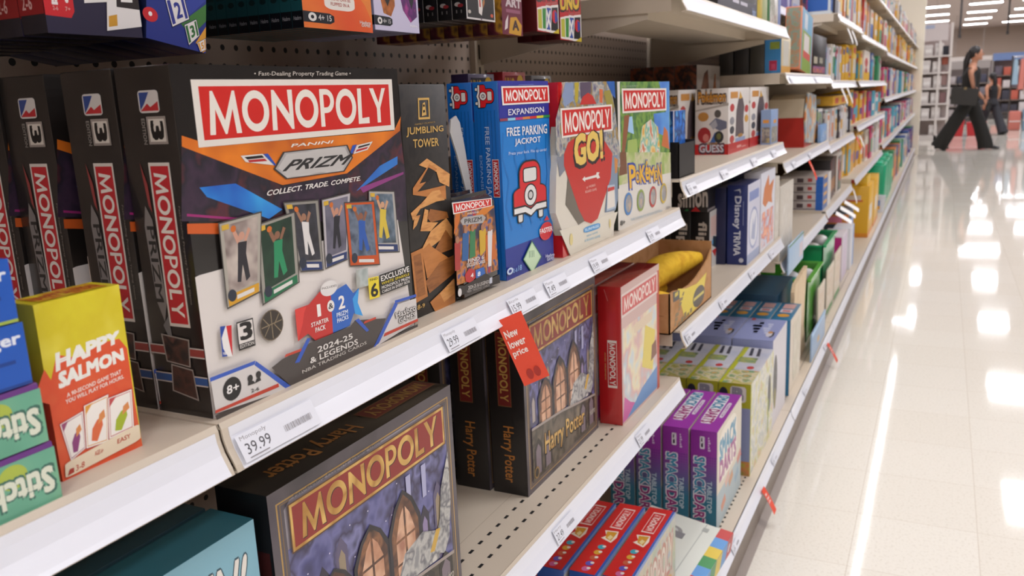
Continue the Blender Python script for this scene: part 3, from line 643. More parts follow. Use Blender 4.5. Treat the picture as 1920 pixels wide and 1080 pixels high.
# ---- blue expansion boxes
bd, bw, bh = .035, .146, .243
BLU = M('#0f63b4', .35, coat=.2)
eb = carton('expansion_game_box', bd, bw, bh, BLU, 'tall blue expansion game box with red car, front of its pair', 'board game', 'blue expansion boxes')
a = front(bd, bw, bh)
a.rect(0, 0, 1, 1, '#1678c6'); a.rect(0, .81, 1, 1, '#2a2f92'); a.rect(0, 0, 1, .165, '#1d2f8c'); a.poly([(.0, .165), (1, .165), (1, .19)], '#1678c6')
for k in range(5): a.path([(.05 + .22 * k, .75 - .1 * (k % 2)), (.02 + .22 * k, .62), (.12 + .2 * k, .5), (.05 + .2 * k, .38), (.14 + .2 * k, .25)], .004, '#126cb8')
a.banner([(0.058, 0.882), (1.010, 0.883), (1.002, 0.976), (0.049, 0.974)], '#c8231c', '#e4e0da', '#ece8e2', (.03, .09)); a.poly([(0.364, 0.978), (0.676, 0.979), (0.677, 0.984), (0.382, 0.983)], '#5a62b4')
a.text('EXPANSION', [(0.158, 0.831), (0.878, 0.835), (0.874, 0.863), (0.160, 0.861)], '#e4e2ea', .015)
for i, c in enumerate(('#8c3a4c', '#8cc4dc', '#b83a78', '#d07a34', '#c8282c', '#d8c830', '#2a8a44')): a.rect(i / 7, .805, (i + 1) / 7, .818, c)
a.text('FREE PARKING', [(0.113, 0.729), (0.927, 0.719), (0.924, 0.769), (0.112, 0.770)], '#e8e6e8', .02); a.text('JACKPOT', [(0.255, 0.673), (0.776, 0.668), (0.778, 0.707), (0.256, 0.711)], '#e8e6e8', .02); a.text('Press your luck. Pile up cards!', [(0.130, 0.629), (0.903, 0.620), (0.901, 0.639), (0.130, 0.651)], '#d4dcea', .005)
def bug(a, P, full=True):
    """little red car seen from behind"""
    BK = '#16161c'
    def rr(x0, y0, x1, y1, c, r=.3): a.rrect([P(x0, y0), P(x1, y0), P(x1, y1), P(x0, y1)], c, r)
    def el(x, y, rx, ry, c): a.poly([P(x + rx * math.cos(k * .393), y + ry * math.sin(k * .393)) for k in range(16)], c)
    rr(.10, -.02, .28, .2, BK, .2); rr(.72, -.02, .9, .2, BK, .2); rr(.13, .0, .25, .2, '#d8d6d2', .2); rr(.75, .0, .87, .2, '#d8d6d2', .2)
    rr(.16, .4, .84, 1.02, BK, .35); rr(-.02, .14, 1.02, .6, BK, .3); rr(.19, .42, .81, .99, '#cf1f26', .35); rr(.01, .2, .99, .57, '#cf1f26', .25)
    rr(.28, .64, .72, .9, BK, .2); rr(.31, .66, .69, .88, '#d8d8d2', .15)
    a.poly([P(-.02, .12), P(.33, .12), P(.5, .04), P(.67, .12), P(1.02, .12), P(1.02, .27), P(.67, .27), P(.5, .2), P(.33, .27), P(-.02, .27)], BK); a.poly([P(.01, .15), P(.33, .15), P(.5, .07), P(.67, .15), P(.99, .15), P(.99, .24), P(.67, .24), P(.5, .17), P(.33, .24), P(.01, .24)], '#e0deda')
    el(.5, .42, .2, .2, BK); el(.5, .42, .175, .175, '#dedcd8'); el(.5, .42, .09, .09, BK); el(.5, .42, .06, .06, '#c8c6c2')
Q = [(0.172, 0.282), (0.854, 0.272), (0.864, 0.584), (0.193, 0.589)]
bug(a, lambda x, y: bil(Q, x, y))
a.ell(*[(0.825, 0.184)][0], .145, .05, '#cf2a34'); a.poly([(0.783, 0.245), (0.853, 0.268), (0.900, 0.241)], '#cf2a34'); a.ell(*[(0.825, 0.184)][0], .125, .043, '#c81f2c'); a.text('FASTER', [(0.682, 0.180), (0.970, 0.173), (0.963, 0.200), (0.679, 0.206)], '#e8e4e4', .03)
q = [(0.492, -0.021), (0.706, 0.052), (0.507, 0.162), (0.310, 0.078)]; a.poly(q, '#2a6a50'); a.poly(grow(q, -.05), '#bcd8b4'); a.poly(grow(q, -.12), '#c8e0bc')
for k in range(4): a.line(bil(q, .35 + .08 * k, .68 - .08 * k), bil(q, .55 + .08 * k, .88 - .08 * k), .0015, '#4a7a5c')
a.ell(*[(0.049, 0.047)][0], .06, .018, '#c8d8ee'); a.ell(*[(0.049, 0.047)][0], .03, .009, '#1d2f8c'); a.text('2-6', [(0.103, 0.031), (0.184, 0.029), (0.187, 0.050), (0.106, 0.052)], '#8ab4e4', .02); a.text('18', [(0.205, 0.030), (0.272, 0.028), (0.277, 0.056), (0.209, 0.058)], '#8ab4e4', .02)
a.text('Hasbro', [(0.787, 0.035), (0.984, 0.026), (0.987, 0.043), (0.789, 0.053)], '#c8cce4', .03); a.text('GAMES', [(0.811, 0.014), (0.975, 0.006), (0.977, 0.023), (0.813, 0.032)], '#c8cce4', .03)
a.build('front_print', eb)
s = left(bd, bw, bh)
for k in range(6): s.rect(.12 + .14 * k, .02, .15 + .14 * k, .86, '#0d589f')
bug(s, lambda x, y: (.12 + .72 * y, .985 - .11 * x))
s.banner(vq(.66, .62, .92, .43), '#b02428', '#c4bcc0', '#d8d4d4', (.02, .06)); s.text('FREE PARKING JACKPOT', vq(.38, .78, .6, .3), '#a8bcd8', .01); s.text('EXPANSION', vq(.18, .64, .28, .4), '#7c9cc8', .01)
s.build('spine_print', eb)
place(eb, -.016, .917, .989, bd, bw)
q = dup(eb, (0, 0, 0), None, 'tall blue expansion game box behind the one with the red car'); place(q, -.052, .917, .989, bd, bw)
# ---- red box with shield-shaped cover
gd, gw, gh = .055, .202, .241
GR = M('#c21f22', .18, coat=.6)
g = G()
g.prism([(-gw / 2, .07), (-gw / 2 + .012, 0), (gw / 2 - .03, 0), (gw / 2, .05), (gw / 2, gh - .05), (gw / 2 - .012, gh), (-gw / 2, gh)], 0, -gd / 2, gd / 2 - .014, GR)
g.prism([(-gw / 2 - .012, gh), (-gw / 2 - .012, 0), (-gw / 2 + .01, 0), (-gw / 2 + .035, .05), (-gw / 2 + .035, .2), (-gw / 2 + .0, gh)], 0, -gd / 2, gd / 2 - .002, GR)
o = tag(g.build('board_game_box'), 'red box with tapered street-picture cover and big yellow letters', 'board game')
F = G().prism([((u - .5) * gw, v * gh) for u, v in [(0.052, 0.002), (-0.185, 0.277), (-0.156, 0.485), (0.028, 1.000), (0.916, 1.003), (1.011, 0.792), (1.024, 0.390), (0.936, -0.038)]], 0, gd / 2 - .014, gd / 2, M('#d6cfc0', .3, coat=.4))
cv = F.build('cover_panel', o)
a = front(gd, gw, gh)
a.poly([(0.047, 1.002), (0.842, 1.004), (0.974, 0.912), (1.029, 0.808), (1.119, 0.561), (1.123, 0.442), (-0.058, 0.528), (-0.154, 0.634), (-0.138, 0.800)], MIX(['#5a5470', '#8c8a92', '#b8b0a0', '#6c7c8c', '#a8883c', '#7a6a58'], 55, 2, vor=False))
a.poly([(0.046, 0.997), (0.180, 0.997), (0.179, 0.896), (0.019, 0.864), (-0.022, 0.924)], '#8494b4'); a.poly([(0.204, 0.997), (0.286, 0.999), (0.260, 0.890), (0.210, 0.880)], '#b4a02c'); a.poly([(0.303, 0.997), (0.526, 1.002), (0.503, 0.928), (0.312, 0.904)], '#57485c'); a.poly([(0.687, 0.959), (0.761, 0.953), (0.746, 0.871), (0.685, 0.877)], '#d06a3c'); a.poly([(0.842, 1.004), (1.020, 1.005), (1.034, 0.894), (0.955, 0.923)], '#1e5aa8'); a.poly([(0.780, 0.942), (0.917, 0.952), (1.010, 0.837), (0.832, 0.858)], '#9a8e3c')
a.poly([(-0.133, 0.172), (0.302, 0.160), (0.430, 0.137), (0.720, 0.155), (1.045, 0.149), (0.870, 0.003), (0.042, 0.001)], '#d8d1c0')
a.poly([(-0.143, 0.590), (-0.012, 0.589), (0.024, 0.519), (-0.104, 0.475)], '#7c808c'); a.poly([(0.040, 0.470), (0.326, 0.171), (0.211, 0.164), (-0.016, 0.310)], '#6c6458'); a.poly([(0.903, 0.531), (1.068, 0.528), (1.050, 0.229), (0.990, 0.163), (0.747, 0.175)], '#7c8ca0'); a.poly([(0.984, 0.518), (1.066, 0.497), (1.047, 0.412), (0.994, 0.408)], '#c8823c')
RP = [(-0.021, 0.596), (-0.027, 0.536), (0.218, 0.256), (0.326, 0.171), (0.455, 0.141), (0.592, 0.155), (0.894, 0.385), (0.944, 0.544), (0.753, 0.645), (0.508, 0.686), (0.278, 0.696), (0.057, 0.659)]
a.poly(RP, '#bf2a22')
a.poly([(0.292, 0.869), (0.346, 0.914), (0.451, 0.938), (0.547, 0.917), (0.616, 0.868)], '#c02c24')
a.banner([(-0.051, 0.690), (0.956, 0.691), (0.951, 0.859), (-0.061, 0.856)], '#c8231c', '#e2dcd2', '#e8e2d8', (.025, .07), MONO, (.06, .16))
a.text('GO!', [(0.154, 0.507), (0.751, 0.525), (0.735, 0.700), (0.169, 0.687)], '#20181a', .1); a.text('GO!', [(0.171, 0.522), (0.723, 0.536), (0.716, 0.701), (0.178, 0.692)], '#e2c060', .06)
a.poly([(0.296, 0.429), (0.348, 0.443), (0.352, 0.433), (0.575, 0.434), (0.588, 0.449), (0.650, 0.443), (0.624, 0.433), (0.655, 0.409), (0.597, 0.406), (0.581, 0.418), (0.351, 0.419), (0.355, 0.408)], '#e0dad2')
a.text('#1 MOBILE', [(0.377, 0.363), (0.557, 0.365), (0.553, 0.380), (0.373, 0.379)], '#e8b0a4', .02); a.text('BOARD GAME', [(0.351, 0.340), (0.580, 0.337), (0.576, 0.352), (0.348, 0.355)], '#e8b0a4', .02)
a.rrect([(0.297, 0.098), (0.638, 0.088), (0.635, 0.126), (0.300, 0.134)], '#4a92c8', .3); a.text('SURPRISE', [(0.326, 0.107), (0.613, 0.099), (0.609, 0.116), (0.322, 0.122)], '#d0e4f0', .02); a.text('NEW GAME', [(0.353, 0.069), (0.585, 0.064), (0.581, 0.076), (0.350, 0.080)], '#94bcd0', .01); a.text('& BOARD GAME', [(0.316, 0.044), (0.634, 0.031), (0.630, 0.047), (0.313, 0.059)], '#94bcd0', .01)
a.ell(*[(0.061, 0.094)][0], .03, .035, '#d8c888'); a.ell(*[(0.854, 0.092)][0], .02, .03, '#d8c888')
q = [(0.774, 0.180), (0.991, 0.179), (0.973, 0.339), (0.811, 0.346)]; a.poly(q, '#a8b8c8'); a.poly(grow(q, -.08), '#ddd6cc'); a.poly([bil(q, .05, .75), bil(q, .95, .78), bil(q, .95, .92), bil(q, .05, .9)], '#c02c28')
a.g.build('cover_print', cv)
place(o, -.006, 1.09, .989, gd, gw)
# ---- green forest box
fd, fw, fh = .05, .286, .242
o = carton('board_game_box', fd, fw, fh, M('#2c3a2e', .35, coat=.3), 'square box with forest picture, red banner and four coloured rings', 'board game')
a = front(fd, fw, fh)
a.rect(0, 0, 1, 1, '#d9d4cb')
a.poly([(0.042, 0.999), (1.026, 1.002), (1.044, 0.709), (1.030, 0.415), (0.037, 0.492)], MIX(['#2a5a30', '#4a7c34', '#7ca044', '#3a6a3a', '#5a8a4a'], 28, 2))
a.poly([(0.794, 0.999), (1.032, 1.002), (1.035, 0.471), (0.948, 0.575), (0.710, 0.631), (0.675, 0.765), (0.951, 0.768)], MIX(['#3a6cc0', '#5a96d8', '#88bce4'], 10))
a.poly([(0.168, 0.663), (0.156, 0.761), (0.253, 0.763), (0.282, 0.638)], '#9cc4e4'); a.poly([(0.109, 0.774), (0.205, 0.777), (0.168, 0.663), (0.099, 0.498), (0.052, 0.503)], '#8a5434'); a.poly([(0.845, 0.514), (0.908, 0.660), (0.990, 0.614), (1.031, 0.471)], '#c46a34')
a.poly([(0.361, 0.475), (0.437, 0.685), (0.618, 0.728), (0.769, 0.661), (0.824, 0.433)], MIX(['#d89a38', '#e4cc8c', '#6ab0a0', '#dcd8c8', '#c86a3c'], 45, 1)); a.poly([(0.146, 0.488), (0.166, 0.603), (0.331, 0.603), (0.361, 0.469)], '#9cb45c')
a.poly([(-0.001, 0.311), (-0.012, 0.536), (1.052, 0.446), (1.059, 0.283), (0.815, 0.273), (0.368, 0.334), (0.145, 0.309)], MIX(['#7ca044', '#a8b870', '#c8c49c', '#6a8c3c'], 26, 2))
a.poly([(0.001, 0.375), (0.147, 0.375), (0.132, 0.524), (0.028, 0.533)], '#74482c'); a.poly([(-0.018, 0.289), (0.188, 0.312), (1.059, 0.283), (1.077, -0.028), (-0.024, 0.005)], '#dad5cb')
a.banner([(0.079, 0.790), (0.961, 0.780), (0.957, 0.950), (0.067, 0.955)], '#c8231c', '#e2dcd2', '#ece6dc', (.03, .08), MONO, (.06, .17)); a.text('FAST-DEALING PROPERTY', [(0.078, 0.965), (0.367, 0.965), (0.368, 0.974), (0.079, 0.974)], '#b8bcae', .0)
q = [(0.187, 0.279), (0.828, 0.230), (0.803, 0.394), (0.175, 0.426)]
LT = (('P', .0, .18, -.05, 1.0), ('O', .185, .30, .12, .68), ('K', .315, .48, .12, .92), ('é', .485, .585, .22, 1.08), ('M', .60, .78, .1, .80), ('O', .785, .885, .14, .64), ('N', .895, 1.03, -.02, .86))
for cc, bw in (('#2a3f9c', .13), ('#e4b02c', .035)):
    for ch, x0, x1, lo, hi in LT: a.text(ch, [bil(q, x0, lo), bil(q, x1, lo), bil(q, x1, hi), bil(q, x0, hi)], cc, bw)
for p, cc in (([(0.153, 0.163)], '#3a7cbc'), ([(0.391, 0.153)], '#8aa040'), ([(0.638, 0.145)], '#bc3a38'), ([(0.875, 0.140)], '#ccb03c')):
    x, y = p[0]; a.ell(x, y, .075, .08, cc); a.ell(x + .006, y, .058, .063, '#8c8880'); a.ell(x - .002, y, .05, .057, MIX(['#b8b4ac', '#8c9098', '#c0a890'], 60))
a.text('THE COMPLETE REGION EDITION', [(0.190, 0.035), (0.837, -0.000), (0.832, 0.019), (0.186, 0.052)], '#a8bcc8', .01); a.text('8+', [(0.008, 0.033), (0.088, 0.031), (0.085, 0.065), (0.005, 0.066)], '#3a3836', .03); a.text('Hasbro', [(0.934, 0.002), (1.019, -0.000), (1.020, 0.024), (0.934, 0.026)], '#9c9894', .02)
a.build('front_print', o)
s = left(fd, fw, fh); s.banner(vq(.3, .95, .7, .5)); s.build('spine_print', o)
place(o, -.013, 1.329, .989, fd, fw)
# small packs lying at the back of the waist-high shelf
for i, (y, z, c, lab) in enumerate(((1.17, 1.229, '#3a2c50', 'dark card pack with yellow writing propped behind the blue boxes'), (1.285, 1.233, '#9c2028', 'red card box with yellow spot propped behind the blue boxes'), (1.395, 1.228, '#6c6864', 'grey card pack propped behind the red box'))):
    o = carton('card_box', .03, .085, .12, M(c, .3, coat=.3), lab, 'card game', None, .001, (-.20, y + .02, z - .12 + .022))
    a = front(.03, .085, .12); a.rect(.1, .68, .9, .95, '#7a1c24' if i == 1 else '#2a2630'); a.ell(.75, .86, .14, .1, '#c8a030'); a.text('UNO', rq(.1, .72, .5, .92), '#c8a030', .02); a.build('front_print', o)
    tag(carton('carton_stand', .09, .1, .137, M('#57493c'), 'brown carton behind the blue boxes, under a small pack, %s along' % ORD[i], 'carton', None, .001, (-.20, y + .02, .989)))
# ---- yellow and orange card game box at the left
sd, sw, sh = .027, .060, .113
SB = G()
YEL, ORG = M('#d2c223', .35, coat=.2), M('#d8542c', .35, coat=.2)
SB.box(-sd / 2, -sw / 2, 0, sd / 2, sw / 2, .062, ORG); SB.box(-sd / 2, -sw / 2, .062, sd / 2, sw / 2, sh, YEL)
o = tag(SB.build('card_game_box'), 'small upright yellow and orange card game box beside the black boxes', 'card game')
a = front(sd, sw, sh)
a.rect(0, 0, 1, 1, MIX(['#d9cc26', '#d2c01e', '#dfd040'], 40, 2))
a.poly([(-0.156, 0.503), (0.006, 0.647), (0.057, 0.578), (0.158, 0.705), (0.355, 0.659), (0.753, 0.692), (0.904, 0.686), (0.986, 0.617), (0.985, 0.277)] + [(1, 0), (0, 0), (0, .45)], MIX(['#e0582c', '#d84e28', '#dc6034'], 40, 2))
a.text('HAPPY', [(0.137, 0.619), (0.896, 0.671), (0.910, 0.732), (0.159, 0.709)], '#ecebe2', .07); a.text('SALMON', [(0.134, 0.519), (0.923, 0.557), (0.922, 0.623), (0.153, 0.600)], '#ecebe2', .07)
a.text('A 90-SECOND GAME THAT', [(0.196, 0.454), (0.864, 0.481), (0.869, 0.505), (0.200, 0.477)], '#f0dcd0', .03); a.text('YOU WILL PLAY FOR HOURS.', [(0.170, 0.420), (0.889, 0.448), (0.891, 0.470), (0.174, 0.443)], '#f0dcd0', .03)
for q, c1, c2 in (([(0.121, 0.092), (0.310, 0.129), (0.349, 0.352), (0.062, 0.325)], '#9c4a70', '#8c4078'), ([(0.309, 0.124), (0.583, 0.112), (0.673, 0.394), (0.357, 0.378)], '#dc9a3c', '#d8683c'), ([(0.586, 0.123), (0.925, 0.130), (0.966, 0.373), (0.649, 0.370)], '#c04a4c', '#a4b428')):
    a.poly(q, '#b8443c'); a.poly(grow(q, -.02), '#efe9e0'); a.frame([bil(q, .07, .05), bil(q, .93, .05), bil(q, .93, .95), bil(q, .07, .95)], .02, c1)
    a.poly([bil(q, .06, .96), bil(q, .35, .96), bil(q, .06, .76)], c1); a.poly([bil(q, .25, .15), bil(q, .5, .1), bil(q, .75, .4), bil(q, .7, .6), bil(q, .5, .55), bil(q, .3, .4)], c2); a.poly([bil(q, .55, .45), bil(q, .85, .55), bil(q, .8, .72), bil(q, .6, .65)], '#d88a4c')
a.rrect([(0.029, 0.012), (0.983, 0.046), (0.989, 0.147), (0.047, 0.097)], '#e9d9bc', .12)
a.text('3-8', [(0.155, 0.028), (0.257, 0.033), (0.267, 0.065), (0.165, 0.060)], '#c0523c', .02); a.text('AGES 6+', [(0.392, 0.066), (0.498, 0.068), (0.506, 0.093), (0.401, 0.093)], '#c0523c', .02); a.text('EASY', [(0.681, 0.080), (0.855, 0.084), (0.858, 0.110), (0.689, 0.107)], '#c0523c', .02); a.poly([(0.055, 0.023), (0.132, 0.028), (0.137, 0.055), (0.087, 0.055)], '#b03c30')
a.build('front_print', o)
s = left(sd, sw, sh); s.poly([(0, .5), (.2, .56), (.4, .5), (.6, .58), (.8, .52), (1, .56), (1, .5), (1, .0), (0, 0)], ORG); s.build('side_print', o)
t = top(sd, sw, sh); t.rect(.1, .1, .9, .9, MIX(['#c8b820', '#b86a20', '#d8c828'], 60)); t.text('HAPPY SALMON', rq(.12, .3, .88, .7), '#9c3a20', .03); t.build('top_print', o)
place(o, -.018, .308, .989, sd, sw)
# ---- pile of four small game boxes at the far left
for i, (yr, z, h, kind) in enumerate(((.294, .989, .0365, 'stitch'), (.2915, .0, .0375, 'stitch'), (.288, 0, .037, 'blue'), (.286, 0, .037, 'blue'))):
    z = .989 + .0368 * i
    wd = .19; d = .10
    if kind == 'stitch':
        o = carton('card_game_box', d, wd, .0360, M('#6b3a80', .35), 'green and purple small game box with upside-down lettering, ' + ('bottom of the pile' if i == 0 else 'second from the bottom of the pile'), 'card game', 'green boxes at the bottom of the pile')
        a = front(d, wd, .036); a.rect(0, 0, 1, .9, '#62a184'); a.rect(0, .0, 1, .9, MIX(['#5f9e82', '#69a98c', '#7cb08a'], 24))
        for x in (.72, .86, .6): a.ell(x, .66, .045, .2, '#a8b848')
        a.text('Stitch', [(.985, .62), (.785, .62), (.785, .18), (.985, .18)], '#3c6a5c', .09); a.text('Stitch', [(.98, .60), (.79, .60), (.79, .20), (.98, .20)], '#d8dcc8', .05)
        a.build('front_print', o)
    else:
        o = carton('card_game_box', d, wd, .0360, M('#1d4ea6', .35, coat=.2), 'plain blue small game box with white lettering, ' + ('third from the bottom of the pile' if i == 2 else 'top of the pile'), 'card game', 'blue boxes on the pile')
        a = front(d, wd, .036); a.rect(0, .0, 1, 1, '#1c56b4'); a.text('Ravensburger', [(.60, .62), (.985, .62), (.985, .86), (.60, .86)], '#dfe4ee', .04); a.rect(.7, .38, .96, .44, '#173f8c')
        a.rect(.0, 0, 1, .05, '#9cb04a' if i == 3 else '#173f8c'); a.build('front_print', o)
    o.location = (.001 - d / 2, yr - wd / 2, z)
# ---- teal box under the nearest shelf
o = carton('board_game_box', .047, .40, .248, M('#3f7f92', .35, coat=.2), 'large teal box with pale lettering below the nearest shelf, cut by the frame', 'board game')
a = front(.047, .40, .248); a.rect(0, 0, 1, 1, '#7fb0c0'); q = [(.60, .76), (.945, .74), (.945, .90), (.60, .92)]; a.text('TO WIN!', q, '#e2dcd2', .02, '#2c4c58', .05, .08); a.ell(.98, .66, .03, .04, '#2a5060'); a.build('front_print', o)
t = top(.047, .40, .248); t.rect(0, 0, 1, 1, '#35707f'); t.rect(0, .97, 1, 1, '#2a5a68'); t.build('top_print', o)
o.location = (-.025 - .0235, .266, .637)
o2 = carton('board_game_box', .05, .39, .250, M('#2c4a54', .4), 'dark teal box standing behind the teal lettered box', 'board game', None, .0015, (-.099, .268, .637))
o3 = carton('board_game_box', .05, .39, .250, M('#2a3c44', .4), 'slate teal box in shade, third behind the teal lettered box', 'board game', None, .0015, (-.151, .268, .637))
# ---- dark boxes with gold title: one turned to the front, two behind
hd, hw, hh = .057, .296, .263
BK2 = M('#151112', .34, coat=.3)
GOLD = MIX(['#b8883c', '#d8b060', '#a87830', '#c89c4c'], 26, 1, .3)
def night(a):
    """evening courtyard picture: blue dusk, warm lit oval windows, dark arches, no figures"""
    D1 = MIX(['#39385c', '#4c4c7c', '#6c6c9c', '#3a3450', '#7c7ca8', '#2c2840'], 20, 3)
    a.poly([(.06, .36), (.3, .34), (.45, .325), (.7, .285), (.945, .25), (.945, .77), (.06, .78)], D1)
    for i in range(9):
        x = .07 + .095 * i; y0 = .37 - .012 * i; h = .16 + .07 * (i % 3)
        a.poly([(x, y0), (x + .06, y0), (x + .06, y0 + h), (x + .03, y0 + h + .05), (x, y0 + h)], ['#4a4660', '#2c2838', '#5c5470'][i % 3])
        a.poly([(x + .014, y0 + .02), (x + .046, y0 + .02), (x + .046, y0 + h - .03), (x + .03, y0 + h), (x + .014, y0 + h - .03)], ['#a89c94', '#8c7ca0', '#94846c'][i % 3])
    for i in range(16): a.ell(.08 + .84 * R_.random(), .55 + .2 * R_.random(), .003, .003, '#d8d4e4', 8)
    for x in (.66, .76): a.poly([(x, .6), (x + .025, .6), (x + .03, .74), (x, .74)], '#a8a8c8')
    BRN = MIX(['#6a4430', '#4a2e22', '#8a5c3c', '#2a1c18'], 34, 2); WRM = MIX(['#c89878', '#b88464', '#d8ac8c', '#a8745c'], 26, 2); DK = MIX(['#221e22', '#2e2a30', '#1a181c'], 24)
    for x, y, sx, sy in ((.245, .34, .07, .26), (.44, .33, .075, .33), (.635, .30, .075, .40)):
        for k, (m_, e) in enumerate(((DK, 1.35), (BRN, 1.12), (WRM, .78))):
            w_ = sx * e; h_ = sy * (1.0 if k == 0 else .95 if k == 1 else .84)
            a.poly([(x - w_, y), (x + w_, y), (x + w_, y + h_ * .62), (x + w_ * .55, y + h_ * .86), (x, y + h_), (x - w_ * .55, y + h_ * .86), (x - w_, y + h_ * .62)], m_)
        a.line((x, y), (x, y + sy * .84), .0035, BRN)
        for t in (.25, .5): a.line((x - sx * .78, y + sy * t), (x + sx * .78, y + sy * t), .0028, BRN)
    PALE = MIX(['#8c8c8c', '#b8b6b0', '#6c6c70', '#c8c4bc'], 60, 2)
    a.poly([(.80, .33), (.86, .45), (.88, .58), (.945, .72), (.945, .5), (.92, .34), (.88, .28)], PALE); a.poly([(.56, .31), (.62, .43), (.74, .46), (.86, .40), (.84, .28)], PALE); a.poly([(.78, .34), (.83, .42), (.86, .41), (.81, .33)], '#c8a040')
def dusk_cover(a):
    a.rect(0, 0, 1, 1, MIX(['#4c444c', '#5c5458', '#3c3638'], 12, 2))
    a.frame(rq(.03, .03, .975, .955), .006, '#b08c4c'); a.frame(rq(.045, .045, .96, .945), .003, '#8a6c3c')
    a.poly([(.06, .92), (.09, .945), (.91, .945), (.945, .92), (.945, .06), (.06, .06)], MIX(['#8c868c', '#a49ca0', '#787078'], 10, 2))
    night(a)
    a.poly([(.06, .06), (.945, .06), (.945, .25), (.7, .285), (.45, .325), (.3, .34), (.06, .36)], MIX(['#4c4438', '#6c6050', '#3a3228', '#7c705c'], 24, 2))
    for x in (.08, .20, .70, .83): a.poly([(x, .08), (x + .1, .08), (x + .1, .24), (x + .05, .29), (x, .24)], '#2c2620'); a.poly([(x + .02, .08), (x + .08, .08), (x + .08, .22), (x + .05, .255), (x + .02, .22)], '#7a6c74')
    a.path([(.06, .36), (.3, .34), (.45, .325), (.7, .285), (.945, .25)], .004, '#9c9088')
    q = rq(.07, .76, .932, .935)
    a.poly(q, '#5a3a20'); a.poly(grow(q, -.006, -.03), GOLD); a.poly(grow(q, -.018, -.09), '#8a2620'); a.word(MONO, [bil(q, .06, .15), bil(q, .945, .15), bil(q, .945, .84), bil(q, .06, .84)], '#2a1410'); a.word(MONO, [bil(q, .057, .17), bil(q, .94, .17), bil(q, .94, .86), bil(q, .057, .86)], GOLD)
    a.text('• Fast-Dealing Property Trading Game •', rq(.08, .942, .55, .957), '#3c3836', .004)
    a.text('Harry Potter', [(.215, .12), (.77, .10), (.77, .22), (.215, .275)], '#1c1410', .06); a.text('Harry Potter', [(.21, .125), (.765, .105), (.765, .225), (.21, .28)], GOLD, .02)
    a.ell(.1, .1, .03, .035, '#8a6c3c'); a.ell(.1, .1, .02, .024, '#2c2620'); a.text('Hasbro', rq(.85, .14, .93, .18), '#b8b0a4', .02)
def spine_print(s):
    q = vq(.25, .91, .64, .50); s.poly(q, '#6c4a2c'); s.poly(grow(q, -.012, -.05), '#6a1c1a'); s.word(MONO, [bil(q, .07, .2), bil(q, .93, .2), bil(q, .93, .8), bil(q, .07, .8)], '#b08c48')
    s.text('Harry Potter', vq(.28, .39, .66, .07), '#a86c30', .02)
hp = carton('board_game_box', hd, hw, hh, BK2, 'dark box with gold title, turned full face at the front below the price strip', 'board game', 'dark boxes with gold title')
a = front(hd, hw, hh); dusk_cover(a); a.build('front_print', hp)
s = left(hd, hw, hh); s.rect(0, 0, 1, 1, BK2); s.rect(.5, .68, .95, .8, '#3c1412'); s.word(MONO, vq(.4, .62, .7, .3), '#6c4a28'); s.build('spine_print', hp)
t = top(hd, hw, hh)
q = [(.985, .80), (.60, .80), (.60, .28), (.985, .28)]
t.poly(q, '#6c4a2c'); t.poly(grow(q, -.012, -.06), '#6a1c1a'); t.word(MONO, [bil(q, .06, .2), bil(q, .94, .2), bil(q, .94, .8), bil(q, .06, .8)], '#a8843c')
t.text('Harry Potter', [(.52, .75), (.10, .75), (.10, .25), (.52, .25)], '#9c6830', .02); t.build('top_print', hp)
place(hp, -.02, .478, .637, hd, hw)
h2 = carton('board_game_box', .057, .288, .275, BK2, 'dark box with gold title standing behind the orange hanging price tag, cover showing', 'board game', 'dark boxes with gold title')
a = front(.057, .288, .275); dusk_cover(a); a.build('front_print', h2)
s = left(.057, .288, .275); spine_print(s); s.build('spine_print', h2)
place(h2, -.055, 1.03, .637, .057, .288)
h3 = dup(h2, (0, 0, 0), None, 'dark box with gold title, only its spine showing, behind the price-tagged one'); place(h3, -.118, 1.028, .637, .057, .288)
h4 = dup(h2, (0, 0, 0), None, 'dark box at the back in shadow, behind the two gold-titled spines'); place(h4, -.186, 1.015, .637, .057, .288)
# ---- classic red box and its twin
rd, rw, rh = .043, .221, .252
RD = M('#b01f22', .25, coat=.7, bump=.1)
r1 = carton('board_game_box', rd, rw, rh, RD, 'shrink-wrapped red box with pastel cover, front of its pair', 'board game', 'shrink-wrapped red boxes')
a = front(rd, rw, rh)
a.rect(0, 0, 1, 1, '#c8a8a0'); a.rect(.03, .03, .97, .70, MIX(['#d8c4b4', '#c4d0d4', '#e0d4b0', '#d0a8a4', '#b8c4c8', '#e4dcd0'], 16, 2)); a.poly([(.0, .02), (.5, .02), (.2, .12), (.05, .2)], '#c04c94'); a.poly([(.1, .02), (.95, .02), (.95, .2), (.5, .14)], '#5a88bc'); a.rect(.93, .0, 1, .95, '#b4402c')
a.poly([(.5, .3), (.8, .2), (.88, .5), (.6, .6)], '#d8c458'); a.poly([(.75, .28), (.92, .3), (.9, .42), (.78, .4)], '#7c4c34'); a.banner(rq(.0, .78, .95, .945), '#c4504c', '#d8c8c0', '#e6d6cc'); a.rrect(rq(.3, .6, .8, .67), '#d8c4a8')
a.build('front_print', r1)
s = left(rd, rw, rh); s.frame(vq(.40, .62, .80, .275), .05, '#d8ccc4'); s.word(MONO, vq(.48, .60, .73, .295), '#dcd0c8'); s.text('AND FRIENDS', vq(.27, .53, .32, .33), '#b89858', .01); s.line((.3, .98), (.45, .9), .0006, '#d89088'); s.build('spine_print', r1)
t = top(rd, rw, rh); t.rect(0, .96, 1, 1, '#7a1518'); t.build('top_print', r1)
place(r1, -.017, 1.341, .637, rd, rw)
r2 = dup(r1, (0, 0, 0), None, 'shrink-wrapped red box standing directly behind the pastel-covered one'); place(r2, -.066, 1.338, .637, rd, rw)
